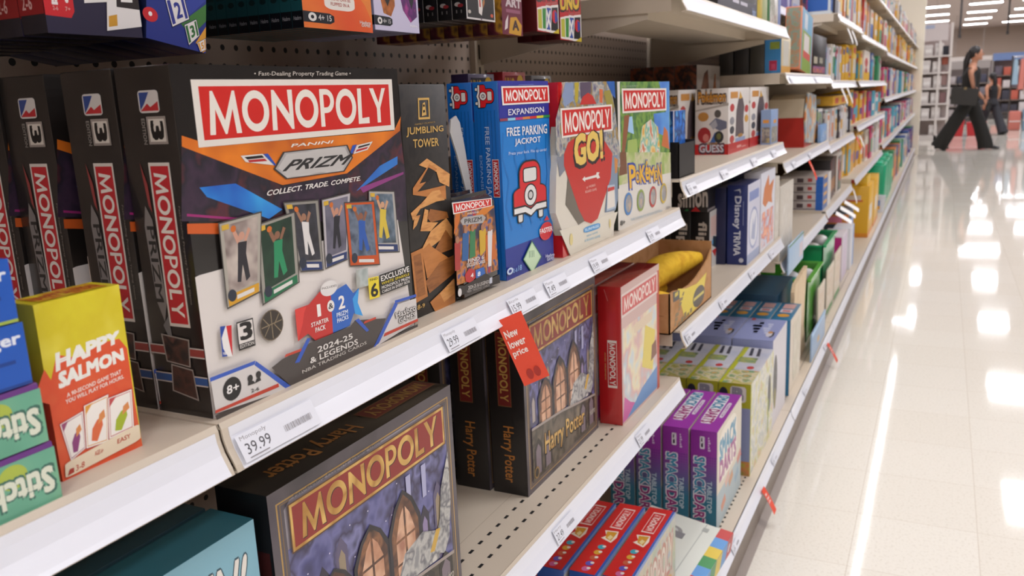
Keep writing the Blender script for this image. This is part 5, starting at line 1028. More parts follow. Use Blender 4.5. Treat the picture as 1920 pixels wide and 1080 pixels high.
# ================================================================ base of the second bay
ZB = .132
for i, xf in enumerate((.011, -.060, -.131, -.202)):
    lab = ['purple and teal tabletop game box, front of its row, pale cover showing', 'purple and teal tabletop game box, second in its row', 'purple and teal tabletop game box, third in its row, half hidden by the shelf', 'purple and teal tabletop game box at the back of its row'][i]
    dd = .066; wd = .285; hh_ = .264; PT = GRAD('#1d6a84', '#8a2c94', 2, .08, .2)
    if i == 0:
        o = carton('board_game_box', dd, wd, hh_, PT, lab, 'board game', 'purple and teal boxes')
        s = left(dd, wd, hh_)
        s.text('SMACK', vq(.14, .74, .56, .36), '#e0dce4', .09); s.text('SMACK', vq(.16, .735, .54, .365), '#3a88a8', .04); s.text('DARTS', vq(.14, .35, .56, -.02), '#e0dce4', .09); s.text('DARTS', vq(.16, .345, .54, -.015), '#8c2470', .04)
        s.text('TABLETOP', vq(.64, .5, .82, .18), '#b8ccd8', .03); s.rrect(rq(.36, .82, .54, .945), '#d8d0dc', .15); s.dashes(vq(.4, .935, .5, .83), '#8a2c94', 2); s.dashes(vq(.66, .945, .76, .8), '#d0b0d8', 6)
        for r in range(9):
            for c in range(4): s.ell(.66 + .09 * c, .74 - .026 * r, .028 - .0025 * r, .008 - .0006 * r, '#6c2c8c' if r < 4 else '#5a3c94', 8)
        s.build('spine_print', o)
        t = top(dd, wd, hh_); t.rect(0, 0, 1, 1, '#9c34a4'); 
        q = [(.92, .86), (.20, .86), (.20, .40), (.92, .40)]; t.rrect(grow(q, .03, .06), '#e4e0e4', .2); t.text('SMACK', [bil(q, 0, .05), bil(q, .5, .05), bil(q, .5, .95), bil(q, 0, .95)], '#3a88a8', .05); t.text('DARTS', [bil(q, .53, .05), bil(q, 1, .05), bil(q, 1, .95), bil(q, .53, .95)], '#9c2c74', .05); q = [(.75, .3), (.35, .3), (.35, .14), (.75, .14)]; t.rrect(q, '#dcd4dc', .2); t.text('TABLETOP', grow(q, -.08, -.2), '#9c6ca4', .02); t.build('top_print', o)
        a = front(dd, wd, hh_); a.rect(0, 0, 1, 1, '#d6ccb8'); a.rect(0, 0, 1, .36, '#a8b8bc'); a.rrect(rq(.06, .42, .8, .95), '#e8e0d0', .3); a.text('SMACK', rq(.1, .66, .76, .86), '#3a88a8', .06); a.text('DARTS', rq(.1, .46, .76, .65), '#9c4480', .06)
        for x, y, c in ((.2, .1, '#d08a6c'), (.5, .22, '#c8946c'), (.75, .14, '#8ca8b8'), (.35, .28, '#d8b0a0'), (.85, .3, '#c87c6c')): a.poly([(x, y), (x + .16, y + .05), (x + .12, y + .14), (x - .04, y + .08)], c)
        a.build('front_print', o)
    else: o = dup(o, (0, 0, 0), None, lab)
    place(o, xf, 1.945, ZB, dd, wd)
# red small games with picture row on their top, leaning in the first bay's base
jd, jw, jh = .052, .27, .265
o = carton('board_game_box', jd, jw, jh, M('#1d4c9c', .35, coat=.2), 'red-topped family game box with grey picture cover, front of three', 'board game', 'red-topped boxes in the base shelf')
t = top(jd, jw, jh); t.rect(0, .08, 1, 1, '#c0201f'); 
q = rq(.62, .25, .93, .72); t.frame(q, .05, '#dcc8c0'); t.word(MONO, [bil(q, .1, .22), bil(q, .9, .22), bil(q, .9, .78), bil(q, .1, .78)], '#e0d0c8')
t.poly([(.42, .3), (.46, .75), (.5, .62), (.57, .8), (.585, .3), (.5, .22)], '#e0d4c4'); t.poly([(.44, .34), (.47, .6), (.56, .7), (.57, .32)], '#c8902c'); t.poly([(.45, .4), (.48, .55), (.52, .5), (.5, .36)], '#d8c890')
for x, c in ((.345, '#3c9cac'), (.27, '#cc9c34'), (.195, '#b8583c'), (.12, '#5a50a8'), (.05, '#bc5c8c')): t.ell(x, .5, .03, .14, c, 14); t.ell(x + .012, .42, .014, .07, '#d8d0c8', 10)
t.build('top_print', o)
a = front(jd, jw, jh); a.rect(0, 0, 1, 1, MIX(['#b8b4b0', '#a8b49c', '#c4b8a0', '#9cacbc'], 20, 2)); a.rect(0, .97, 1, 1, '#7c94c4'); a.text('MONOPOLY', [(.06, .60), (.94, .60), (.94, .88), (.06, .88)], '#b88070', .09); a.word(MONO, [(.07, .62), (.93, .62), (.93, .87), (.07, .87)], '#d6ccbc'); a.rrect(rq(.3, .40, .9, .58), '#c8a060', .3); a.rect(.1, .04, .9, .36, MIX(['#b09878', '#8ca078', '#b8b0a8', '#c07858'], 26, 2)); a.build('front_print', o)
place(o, .028, 1.245, ZB, jd, jw)
q = dup(o, (0, 0, 0), None, 'red-topped family game box, middle of three'); place(q, -.030, 1.232, ZB + .004, jd, jw, .0)
q = dup(o, (0, 0, 0), None, 'red-topped family game box, back of three, under the shelf edge'); place(q, -.088, 1.222, ZB + .006, jd, jw, .0)
o = bx('board_game_box', 'red box with white-lined lettering standing behind the three red-topped boxes', -.15, 1.26, 1.56, ZB, .30, .04, '#a81c20', [(0, 0, 1, 1, '#b01e22'), ('f', rq(.05, .74, .96, .98), .06, '#d8c4bc')], [('MONOPOLY', rq(.1, .78, .92, .94), '#dcccc4', .02)])
# flat white and rainbow box leaning in the gap
o = carton('board_game_box', .20, .26, .05, M('#cfd2c6', .4), 'tilted white box with grey mark and red, blue, yellow, green stripe', 'board game')
t = top(.20, .26, .05); t.rect(0, .3, 1, .31, '#a8aca4'); t.ell(.72, .62, .08, .13, '#8c8c88'); t.ell(.72, .62, .05, .08, '#b8bab4'); t.rect(.62, .45, .72, .6, '#7c7c7c'); t.rect(.85, .25, .92, .32, '#a0a49c')
for i, c in enumerate(('#c8382c', '#5a94cc', '#3c8c4c', '#d8bc3c', '#5a94cc', '#bc3430')): t.rect(i / 6, 0, (i + 1) / 6, .15, c)
t.build('top_print', o)
a = front(.20, .26, .05)
for i, c in enumerate(('#c8382c', '#5a94cc', '#3c8c4c', '#d8bc3c', '#5a94cc', '#bc3430')): a.rect(i / 6, 0, (i + 1) / 6, 1, c)
a.ell(.9, .5, .04, .22, '#d8d4d0'); a.text('LEGO', rq(.86, .4, .94, .6), '#7c8cb0', .03); a.build('front_print', o)
o.location = (-.028, 1.67, .185); o.rotation_euler = (.0, .14, -.06)
# green-yellow game boxes, lilac ones on top behind, teal ones
for i in range(4):
    xf = .024 - .092 * i
    if i == 0:
        o = carton('board_game_box', .089, .36, .275, MIX(['#c4c8a8', '#b8bcc8', '#d4d0c4', '#c0c070'], 24, 2), 'tall box with lime edges and busy pale cover, front of its row', 'board game', 'lime-edged boxes')
        s = left(.089, .36, .275); s.rect(0, 0, 1, 1, '#8c94b4'); s.rect(0, .74, 1, 1, '#a8a824'); s.rrect(rq(.36, .80, .86, .97), '#d4d0c8', .2); s.text('B', rq(.45, .82, .75, .95), '#8c8c94', .08); s.dashes(vq(.35, .74, .65, .45), '#c8ccdc', 7); s.ell(.5, .24, .25, .03, '#c03434'); s.rect(0, 0, 1, .16, MIX(['#a8a838', '#c87c4c', '#7c8c3c'], 40)); s.ell(.15, .88, .14, .07, '#2c3038'); s.build('spine_print', o)
        t = top(.089, .36, .275); t.rect(0, 0, 1, 1, MIX(['#b4b8c8', '#c4c4cc', '#d4d4d8'], 10)); t.rect(0, .84, 1, 1, '#b4b824'); t.rect(0, 0, .35, .9, MIX(['#c8b478', '#a8ac4c', '#d8c8a8', '#6c9c6c', '#d89c5c'], 26)); t.rect(.55, .3, .7, .9, MIX(['#5c8c78', '#a8ac60', '#4c6c64'], 30)); t.ell(.42, .35, .04, .12, '#c03838'); t.poly([(.75, .3), (.98, .4), (.98, .5), (.75, .42)], '#3c3c44'); t.poly([(.75, .55), (.98, .65), (.98, .75), (.75, .67)], '#3c3c44'); t.build('top_print', o)
        a = front(.089, .36, .275); a.rect(0, 0, 1, 1, MIX(['#cfccb8', '#b8bcb4', '#dcd8cc', '#c4c47c', '#d8b0a0'], 26, 3)); a.rect(0, .0, .03, 1, '#b8b838'); a.ell(.82, .55, .07, .22, '#2c2c2c'); a.rect(.75, .1, .8, .5, '#8c9c3c'); a.build('front_print', o)
        place(o, xf, 2.29, ZB, .089, .36)
    else:
        q = dup(o, (0, 0, 0), None, 'tall box with lime edges, %s in its row' % ORD[i]); place(q, xf, 2.29, ZB, .089, .36)
for i in range(3):
    xf = .02 - .131 * i
    if i == 0:
        o = carton('board_game_box', .128, .27, .298, M('#8f97bf', .35, coat=.3), 'lilac-blue game box with white cover, front of its row', 'board game', 'lilac-blue boxes')
        t = top(.128, .27, .298); t.rect(0, 0, 1, 1, '#949cc8'); t.dashes(rq(.3, .5, .85, .75), '#c4c8e0', 4); t.dashes(rq(.3, .25, .8, .45), '#c4c8e0', 5); t.ell(.3, .2, .12, .08, '#d0ccd4'); t.ell(.38, .2, .05, .06, '#c88c3c'); t.path([(.15, .15), (.25, .1), (.4, .12)], .006, '#2c2c34'); t.rect(.9, .8, 1, .9, '#c04848'); t.build('top_print', o)
        a = front(.128, .27, .298); a.rect(0, 0, 1, 1, '#d0ccd0'); a.ell(.2, .5, .14, .3, '#33302c'); a.ell(.2, .3, .08, .12, '#7c7428'); a.build('front_print', o)
        place(o, xf, 2.66, ZB, .128, .27)
    else: q = dup(o, (0, 0, 0), None, 'lilac-blue game box, %s in its row' % ORD[i]); place(q, xf, 2.66, ZB, .128, .27)
for i in range(4):
    xf = .022 - .073 * i
    if i == 0:
        o = carton('board_game_box', .070, .26, .28, M('#1f6f94', .35, coat=.2), 'teal-blue game box with orange spine pictures, front of its row', 'board game', 'teal-blue boxes')
        s = left(.070, .26, .28); s.dashes(vq(.2, .95, .75, .55), '#c86c70', 6); s.dashes(vq(.25, .5, .7, .3), '#d8786c', 4); s.poly([(.3, .2), (.5, .3), (.8, .2), (.6, .15), (.7, .05), (.4, .08)], '#d89438'); s.build('spine_print', o)
        t = top(.070, .26, .28); t.rect(.65, .2, .92, .8, '#c89c98'); t.rect(.42, .2, .6, .8, '#d8d0d4'); t.ell(.25, .5, .09, .3, '#d89a34'); t.rect(.46, .3, .56, .7, '#c87878'); t.build('top_print', o)
        a = front(.070, .26, .28); a.rect(0, 0, 1, 1, '#d8ccb8'); a.rect(.3, .1, .9, .9, MIX(['#dcd0bc', '#c8c0a8', '#e0d8c8'], 16)); a.path([(.2, .9), (.3, .6), (.25, .3), (.35, .1)], .004, '#5c5448'); a.build('front_print', o)
        place(o, xf, 3.0, ZB, .070, .26)
    else: q = dup(o, (0, 0, 0), None, 'teal-blue game box, %s in its row' % ORD[i]); place(q, xf, 3.0, ZB, .070, .26)
# ================================================================ third bay and beyond
def shade(c): return c
B3 = 'in the third bay'
bx('game_box', 'blue and green box upright on the topmost shelf of the third bay', -.10, 2.87, 3.0, 1.50, .2, .1, '#4c86a8', [(0, 0, 1, .3, '#2c7a3c')], sides=[(0, 0, 1, .3, '#2c7a3c')])
bx('game_box', 'dark box with violet lower band on the topmost shelf of the third bay', -.10, 3.03, 3.62, 1.50, .2, .09, '#262026', [(0, 0, 1, .38, '#44308c'), ('e', .88, .18, .05, .12, '#b8b4cc', 12), (.1, .2, .4, .3, '#6c5cac')], sides=[(0, 0, 1, .38, '#44308c')])
bx('game_box', 'white box right of the violet-banded one on the topmost shelf', -.10, 3.66, 3.84, 1.50, .2, .09, '#c8c8d0', [(0, 0, 1, .2, '#94a0c4')])
bx('game_box', 'dark orange box at the end of the topmost shelf of the third bay', -.10, 3.88, 4.03, 1.50, .2, .09, '#7a3c20', [(.2, .3, .8, .9, '#241c1c')])
RB = [(0, 0, 1, 1, '#3a82b8'), (.3, .66, .9, .86, '#8a9a3c'), (.28, .08, .75, .35, '#b02c4c'), (.4, .12, .65, .26, '#c84c6c')]
bx('board_game_box', 'blue box with magenta spot at the near end of the second shelf, third bay', -.012, 2.875, 3.06, 1.258, .113, .05, '#cfc09c', [(.2, .1, .8, .9, '#c8c4b8'), (0, 0, 1, .2, '#d09c48')], sides=RB)
for i in range(3):
    bx('board_game_box', 'dark olive box %s behind the blue box with magenta spot' % ('directly', 'second', 'third')[i], -.063 - .05 * i, 2.875, 3.06, 1.258, .113 + .004 * i, .046, ('#3c3a34', '#2c2a2a', '#34302c')[i])
for i in range(1):
    o = bx('board_game_box', 'leaning box with dotted olive side, orange edges and cartoon-coloured cover', 0, 0, .30, 0, .215, .055, '#d0805c', [(.05, .0, .95, 1, '#6ca4c4'), (.1, .05, .85, .66, '#88a048'), (.25, .32, .7, .62, '#d8d0cc'), (.2, .22, .8, .34, '#c8544c'), (.25, .7, .5, .95, '#c8d0d8'), (.1, .0, .9, .2, '#84a044')], sides=[(.06, .03, .94, .98, MIX(['#8c8a68', '#7c9080', '#a87c5c', '#84886c'], 60, 1))])
    o.location = (-.033 - .06 * i, 3.38 + .02 * i, 1.263); o.rotation_euler = (-.09, 0, 0)
bx('board_game_box', 'black box with small pale figures at the end of the second shelf, third bay', -.012, 3.60, 4.03, 1.258, .157, .05, '#151316', [(.1, .28, .35, .45, '#b0a894'), (.5, .3, .75, .45, '#9c9888'), (.05, .05, .95, .22, MIX(['#3c2c68', '#6c4c94', '#c8704c', '#2a2440'], 40))])
# red and cream cooler-shaped toy with a printed card
g = G(); RC = M('#b22318', .4); CC = M('#cdbfa6', .5)
x0, x1, ya, yc, z = -.17, -.03, 3.56, 3.80, .976
g.prism([(ya + .015, z), (yc - .015, z), (yc, z + .118), (ya, z + .118)], 0, x0, x1, RC)
g.prism([(ya, z + .118), (yc, z + .118), (yc, z + .19)] + [(yc - .03 - (yc - ya - .06) * t, z + .19 + .018 * math.sin(math.pi * t)) for t in (0, .25, .5, .75, 1)] + [(ya, z + .19)], 0, x0 + .004, x1 - .004, CC)
o = tag(g.build('toy_cooler'), 'red and cream cooler-shaped toy standing on the third shelf', 'toy')
G().prism([(ya + .02, z + .02), (yc + .05, z), (yc + .08, z + .1), (yc + .04, z + .2), (ya + .04, z + .215), (ya - .01, z + .12)], 0, x1, x1 + .006, MIX(['#d8a060', '#b8844c', '#8cacc0', '#d8c8a8', '#c87c4c'], 14, 2)).build('printed_card', o)
bx('board_game_box', 'landscape box with green and blue picture right of the cooler-shaped toy', -.02, 3.90, 4.045, .976, .14, .12, '#d0ccc8', [(.05, .1, .9, .92, MIX(['#4c7c3c', '#8c9c5c', '#3c6ca8', '#c88c4c', '#5c8c9c'], 14, 2))], sides=[(0, 0, 1, 1, MIX(['#4c7c3c', '#8c9c5c', '#3c6ca8', '#c88c4c', '#5c8c9c'], 14, 2))])
bx('display_tray', 'light blue card tray in front of the landscape box on the third shelf', -.0, 3.86, 4.045, .976, .075, .015, '#7ca0cc', [('p', [(.3, .3), (.36, .8), (.42, .3)], '#c8d4e4'), (.6, .4, .9, .6, '#a8b8c8')], cat='tray')
# fourth shelf of the third bay
bx('board_game_box', 'plain cream box standing at the near end of the fourth shelf, third bay', -.002, 2.87, 3.14, .645, .25, .04, '#cdc6ba', [(.08, .08, .92, .92, MIX(['#d4ccc0', '#c4bcb0', '#d8d4cc'], 20))])
bx('shelf_sign', 'light blue card sign with green top on the front of the fourth shelf', .03, 2.87, 3.20, .60, .10, .006, '#9fb8d0', [(0, .93, 1, 1, '#2c7048'), (.7, .2, .95, .7, '#c8bcc4')], cat='sign')
for i in range(4):
    bx('game_box', 'flat grey and white box with red and black dots, %s in its pile' % ('bottom', 'second', 'third', 'top')[i], -.012, 4.09, 4.40, .655 + .0388 * i, .0385, .19, '#b4aca8', [(0, 0, .6, 1, '#2a5a9c'), (.6, 0, 1, 1, '#d0ccc8'), (.1, .6, .5, 1, '#d0983c')], sides=[(0, .1, 1, .2, '#6c6468'), (.4, .3, .55, .8, '#4a3c40'), (.65, .4, .75, .8, '#a83c3c'), (.15, .3, .3, .7, '#3c3438'), (.84, 0, 1, 1, '#1f5cb0')], group='pile of flat grey boxes')
for i in range(3):
    bx('craft_kit', 'slim black boxed kit with red edge, %s after the grey pile' % ORD[i], -.02 - .004 * i, 4.45 + .10 * i, 4.52 + .10 * i, .655, .20, .16, '#1c1618', [(.0, 0, .2, 1, '#8c2c2c'), (.3, .2, .8, .5, '#b87c34')], cat='craft kit', group='slim black kits')
for i in range(2):
    bx('framed_kit', 'white-framed box with dark picture and red shapes, %s one' % ('near, smaller', 'far, taller')[i], -.02 - .03 * i, 4.76 + .22 * i, 4.96 + .26 * i, .655, .21 + .05 * i, .22, '#dcd4cc', [(.06, .06, .9, .92, '#241c20'), ('e', .3, .7, .16, .16, '#b8402c', 14), ('e', .6, .4, .18, .15, '#c8502c', 14), (.5, .1, .62, .3, '#8cb080'), (.45, .75, .7, .9, '#8c8c88')], cat='craft kit', sides=[(.03, .05, .97, .95, '#8c6c58'), (.08, .3, .9, .7, '#3c2c28')])
bx('game_box', 'yellow-brown carton above the white-framed boxes at the back of the shelf', -.27, 4.85, 5.25, .655, .25, .12, '#b8861c', [(.1, .1, .9, .8, '#a87a18')], sides=[(0, 0, 1, 1, '#8a5c1c')])
# base of the third and fourth bays
bx('storage_bin', 'dark teal bin standing behind the wooden board', -.07, 3.28, 3.66, ZB, .30, .26, '#24506c', (), (), 'bin', sides=[(.1, .3, .6, .5, '#1e3c58')])
g = G(); g.prism([(3.27, ZB), (3.62, ZB), (3.56, ZB + .12), (3.56, ZB + .23), (3.60, ZB + .36), (3.30, ZB + .345), (3.27, ZB + .32)], 0, -.02, -.006, MIX(['#d8bc94', '#e0c8a4', '#d0b088'], 8, 2, .5, (1, 6, 1)))
tag(g.build('wooden_board'), 'pale wooden board with rounded corner standing on the base shelf', 'board')
bx('shelf_sign', 'light blue card propped low in front of the pale wooden board', .044, 3.42, 3.86, ZB, .115, .006, '#8fa8c4', [(0, .88, 1, 1, '#a4c8e8'), (.4, .3, .55, .5, '#c8a05c')], cat='sign')
def tub(y0, y1, x0, x1, z, h, col, label, n):
    g = G(); T = .006; m = M(col, .25, trans=.0)
    g.box(x0, y0, z, x1, y1, z + T, m)
    for b in ((x0, y0, x0 + T, y1), (x1 - T, y0, x1, y1), (x0, y0, x1, y0 + T), (x0, y1 - T, x1, y1)): g.box(b[0], b[1], z, b[2], b[3], z + h, m)
    o = tag(g.build('plastic_tub'), label, 'tub')
    r = G()
    for b in ((x0 - .01, y0 - .01, x0 + T, y1 + .01), (x1 - T, y0 - .01, x1 + .014, y1 + .01), (x0, y0 - .01, x1, y0 + T), (x0, y1 - T, x1, y1 + .01)): r.box(b[0], b[1], z + h, b[2], b[3], z + h + .008, M(n, .25))
    r.build('rim', o); return o
tub(3.70, 4.12, -.30, -.015, ZB, .27, '#4f9a34', 'bright green open tub of small toys, near one', '#62b040')
tub(4.22, 4.70, -.30, -.015, ZB, .33, '#1f8a54', 'emerald green open tub with white balls, far one', '#22a868')
for i, (x, y, z, c, w_) in enumerate(((-.08, 3.8, .375, '#2f9a98', 'teal'), (-.12, 3.95, .37, '#d8d8dc', 'white'), (-.19, 3.82, .37, '#38a094', 'sea green'), (-.06, 4.02, .372, '#e0dcdc', 'pale grey'), (-.08, 4.33, .44, '#e4e0dc', 'white'), (-.14, 4.45, .445, '#2a3468', 'navy'), (-.21, 4.34, .44, '#1f9a64', 'green'), (-.07, 4.55, .445, '#e8e4e0', 'bright white'), (-.2, 4.55, .44, '#c8c4c0', 'light grey'))):
    g = G().ball((0, 0, 0), .036, M(c, .35), 8, 1.2, 1.1, 1.0)
    tag(g.build('toy_ball', None, (x, y, z - .012)), '%s toy ball lying in the %s green tub' % (w_, 'near' if i < 4 else 'far'), 'ball', 'toys in the green tubs')
    bx('toy_box', 'carton under the %s toy in the %s tub' % (w_, 'near' if i < 4 else 'far'), x + .032, y - .032, y + .032, ZB + .0062, z - .012 - .036 - ZB - .0064, .064, '#8c9c8c', cat='carton')
for i, (y0, y1) in enumerate(((3.88, 4.12), (4.2, 4.48), (4.52, 4.8))):
    bx('card_display', 'cream display front with green foot below the tubs, %s of three' % ORD[i], .01, y0, y1, ZB, .20 + .02 * i, .006, '#d6c8b4', [(.1, .3, .9, .9, MIX(['#d8ccb8', '#ccb498', '#dcd4c8'], 20)), (.0, 0, .9, .1, '#3a8a3c')], cat='panel')
for i in range(2): bx('toy_box', 'grey and white box at the back of the base shelf, %s of two' % ('near', 'far')[i], -.12, 4.78 + .19 * i, 4.94 + .19 * i, ZB, .30, .14, '#c4bcb4', [(.1, .3, .9, .5, '#b06058')], sides=[(.1, .3, .9, .5, '#b06058')])
bx('toy_box', 'magenta and purple tall box standing on the base shelf', .0, 4.98, 5.26, ZB, .26, .11, '#dcd4d8', [(.1, .03, .9, .97, '#c8b8cc')], sides=[(.15, .0, .95, .97, GRAD('#4c1c68', '#b8287c', 2, .0, .2)), (.15, .0, .95, .06, '#2c4c9c')])
bx('toy_box', 'white box with blue edge right of the magenta one', .01, 5.34, 5.56, ZB, .25, .1, '#d8d8dc', [(.6, 0, 1, 1, '#7c9ccc')], sides=[(0, 0, .5, 1, '#9cb0cc'), (.1, .8, .9, .95, '#d8d8d8')])
bx('toy_box', 'dark-topped box with orange and pink band behind the white and blue one', -.03, 5.62, 5.94, ZB, .31, .2, '#3c4450', [(0, .2, 1, .8, '#6c94d0')], sides=[(0, .75, 1, .95, '#d0803c'), (.3, .78, .8, .9, '#d87c94'), (0, 0, 1, .5, '#d4d0d0')])
for i in range(2):
    bx('modelling_dough_box', 'tall yellow carton with blue window standing on the base shelf, %s' % ('near one' if i == 0 else 'far one'), .02, 6.55 + .55 * i, 7.02 + .55 * i, ZB, .37 - .0 * i, .27, '#dca81c', [(.2, .3, .7, .6, '#d8d0c4'), (.0, 0, 1, .1, '#d8882c')], cat='toy box', sides=[(.12, .72, .8, .82, '#d8c8b8'), (.1, .70, .85, .73, '#c8503c'), (.2, .38, .62, .6, '#7c94a8'), (.1, .1, .6, .2, '#e0b848'), (.0, 0, 1, .08, '#dc8c24')], group='tall yellow cartons')
bx('modelling_dough_box', 'yellow-brown carton wall behind the tall yellow cartons', -.27, 6.3, 7.6, ZB, .44, .1, '#b8891c', sides=[(0, 0, 1, 1, '#b0801c')], cat='toy box')
bx('toy_box', 'small yellow box with red cap on the tall yellow carton', .0, 6.6, 6.9, ZB + .371, .06, .2, '#dcb42c', sides=[(.1, .2, .6, .9, '#c8702c'), (.3, .3, .6, .9, '#b8342c')])
g = G().lathe([(.075, 0), (.09, .13), (.092, .14), (.085, .14)], 0, 0, M('#bcbcc0', .35), 20); o = tag(g.build('plastic_bucket', None, (-.03, 7.95, ZB)), 'small pale bucket with blue and orange label beside the yellow cartons', 'bucket')
a = Art((-.05, -.093, .03), (.1, 0, 0), (0, .0, .08), (0, -1, 0)); a.rect(0, .4, 1, 1, '#5a80b8'); a.rect(0, 0, 1, .4, '#d89c3c'); a.build('label', o)
for i in range(3):
    g = G(); g.box(-.09, -.20, 0, .09, .2, .38, M('#16a070', .3), .02); g.box(-.05, -.12, .37, .05, .12, .40, M('#2cc090', .3), .01)
    tag(g.build('plastic_case', None, (-.06 - .004 * i, 8.45 + .5 * i, ZB)), 'emerald plastic case standing on the base shelf, %s of three' % ORD[i], 'case', 'emerald plastic cases')
# random runs of slim boxed kits on the far shelves
WHT = ['#d8d4d0', '#ccc8cc', '#d0c8b8', '#c4ccd0']; YLW = ['#dcaa20', '#d8a018', '#e0b838']; VIV = ['#4c2c84', '#2c5ca8', '#c03c6c', '#2c8a5c', '#c8382c', '#3ca0b8', '#d0742c']; MUT = ['#8c7c6c', '#a89c8c', '#5c4c4c', '#302830', '#b8a48c']
NAMES = {'#d8d4d0': 'white', '#ccc8cc': 'pale grey', '#d0c8b8': 'cream', '#c4ccd0': 'ice white', '#dcaa20': 'yellow', '#d8a018': 'amber', '#e0b838': 'bright yellow', '#4c2c84': 'violet', '#2c5ca8': 'blue', '#c03c6c': 'pink', '#2c8a5c': 'green', '#c8382c': 'red', '#3ca0b8': 'turquoise', '#d0742c': 'orange', '#8c7c6c': 'taupe', '#a89c8c': 'stone grey', '#5c4c4c': 'dark brown', '#302830': 'black', '#b8a48c': 'tan'}
SHORT = {'topmost': 'top', 'second from the top': 'upper', 'third from the top': 'middle', 'fourth from the top': 'lower', 'fifth from the top': 'low', 'upper far': 'upper, far half of the'}
nfill = 0
def fill(key, k, z, y0, y1, h, wr, pal, where, xf=-.01, hj=.03, dep=.2):
    global nfill
    y = y0; i = 0
    while y < y1 - .03:
        wd = min(R_.uniform(*wr), y1 - y)
        c = R_.choice(pal); c2 = R_.choice(VIV + WHT + YLW); c3 = R_.choice(VIV + MUT + WHT)
        hh = h - R_.random() * hj; d = dep * R_.uniform(.8, 1.1); xx = xf - R_.random() * .03
        g = G(); g.box(-d, 0, 0, 0, wd, hh, M(c, .35))
        a0, a1 = R_.uniform(.05, .3), R_.uniform(.45, .7)
        g.add([(.0004, wd * .06, hh * a0), (.0004, wd * .94, hh * a0), (.0004, wd * .94, hh * a1), (.0004, wd * .06, hh * a1)], [(0, 1, 2, 3)], M(c2, .35))
        g.add([(.0004, wd * .15, hh * .78), (.0004, wd * .85, hh * .78), (.0004, wd * .85, hh * .93), (.0004, wd * .15, hh * .93)], [(0, 1, 2, 3)], M(c3, .35))
        g.add([(-d * .95, -.0004, hh * .1), (-d * .06, -.0004, hh * .1), (-d * .06, -.0004, hh * .9), (-d * .95, -.0004, hh * .9)], [(0, 1, 2, 3)], MIX([c, c2, c3, c], 18, 1))
        g.add([(-d * .5, -.0008, hh * a0), (-d * .05, -.0008, hh * a0), (-d * .05, -.0008, hh * a1), (-d * .5, -.0008, hh * a1)], [(0, 1, 2, 3)], M(c2, .35))
        o = g.build('boxed_kit', None, (xx, y, z))
        tag(o, '%s boxed kit, %s along the %s shelf of the %s' % (NAMES[c], ORD[i] if i < 24 else 'last', SHORT.get(where, where), bayname(k)), 'boxed kit', 'boxed kits on the %s shelf of the %s' % (where, bayname(k)))
        y += wd + .006 + (.02 if R_.random() < .2 else 0); i += 1; nfill += 1
# fourth bay
fill('E0', 3, 1.52, 4.10, 5.28, .27, (.06, .12), WHT + ['#d0742c', '#2c5ca8', '#302830'], 'topmost', .01)
fill('E1', 3, 1.236, 4.10, 4.85, .17, (.045, .08), WHT + ['#4c2c84', '#302830'], 'second from the top')
fill('E1', 3, 1.236, 4.88, 5.28, .20, (.11, .14), YLW, 'upper far')
fill('E2', 3, .95, 4.10, 5.28, .165, (.05, .09), WHT + WHT + ['#302830', '#2c5ca8'], 'third from the top')
bx('game_box', 'flat yellow box with red pictures lying on top of the white kits', -.02, 4.45, 5.2, .95 + .167, .045, .2, '#d8a428', [(.1, .2, .3, .8, '#b8402c'), (.5, .2, .7, .8, '#b8502c')], sides=[(.1, .2, .3, .8, '#b8402c'), (.5, .2, .7, .8, '#c8c0b0')])
# fifth bay onward
fill('F', 4, 1.50, 5.33, 6.49, .27, (.09, .16), ['#d0742c', '#c8382c', '#dcaa20', '#d8d4d0', '#d8a018'], 'second from the top')
bx('board_game_box', 'white box with red splash and yellow foot at the end of the middle shelf', -.01, 5.98, 6.46, 1.236, .19, .1, '#d8ccc0', [(0, 0, 1, .3, '#e0b020'), ('e', .4, .62, .25, .16, '#c0504c', 14), ('e', .4, .35, .2, .1, '#b03c30', 14)])
fill('F', 4, 1.236, 5.33, 5.95, .20, (.12, .2), YLW + ['#302830'], 'third from the top')
fill('F', 4, .985, 5.33, 6.49, .20, (.12, .2), YLW + YLW + ['#c8382c'], 'fourth from the top')
fill('F', 4, .68, 5.33, 6.49, .24, (.14, .24), YLW + ['#dcaa20'], 'fifth from the top', -.03)
for k in range(5, NB):
    a, b = yb(k) + .03, yb(k + 1) - .03
    n_ = ('topmost', 'second from the top', 'third from the top', 'fourth from the top', 'fifth from the top')
    hs = (1.80, 1.50, 1.236, .985, .68) if k < 6 else (1.80, 1.47, 1.10, .72)
    for i, z in enumerate(hs):
        pal = [WHT + MUT, YLW + YLW + WHT + ['#2c5ca8'], WHT + VIV + ['#d8a018'], ['#c03c6c', '#3ca0b8', '#4c2c84', '#d8d4d0', '#d0c8b8'], WHT + ['#c03c6c', '#3ca0b8', '#d8d4d0']][i]
        gap_ = (hs[i - 1] - z if i else .3) - .07
        fill('X', k, z, a, b, min(.26, gap_), (.16, .3) if k < 9 else (.3, .42), pal, n_[i], .0)
    if k >= 8: fill('X', k, ZB, a, b, .38, (.25, .4), ['#2c8a5c', '#d8d4d0', '#2c5ca8', '#302830', '#4c2c84', '#d0742c'], 'bottom', .02)
# ================================================================ across the store
WP = M('#d9d2cd', .5); WG = M('#cfc8c4', .6)
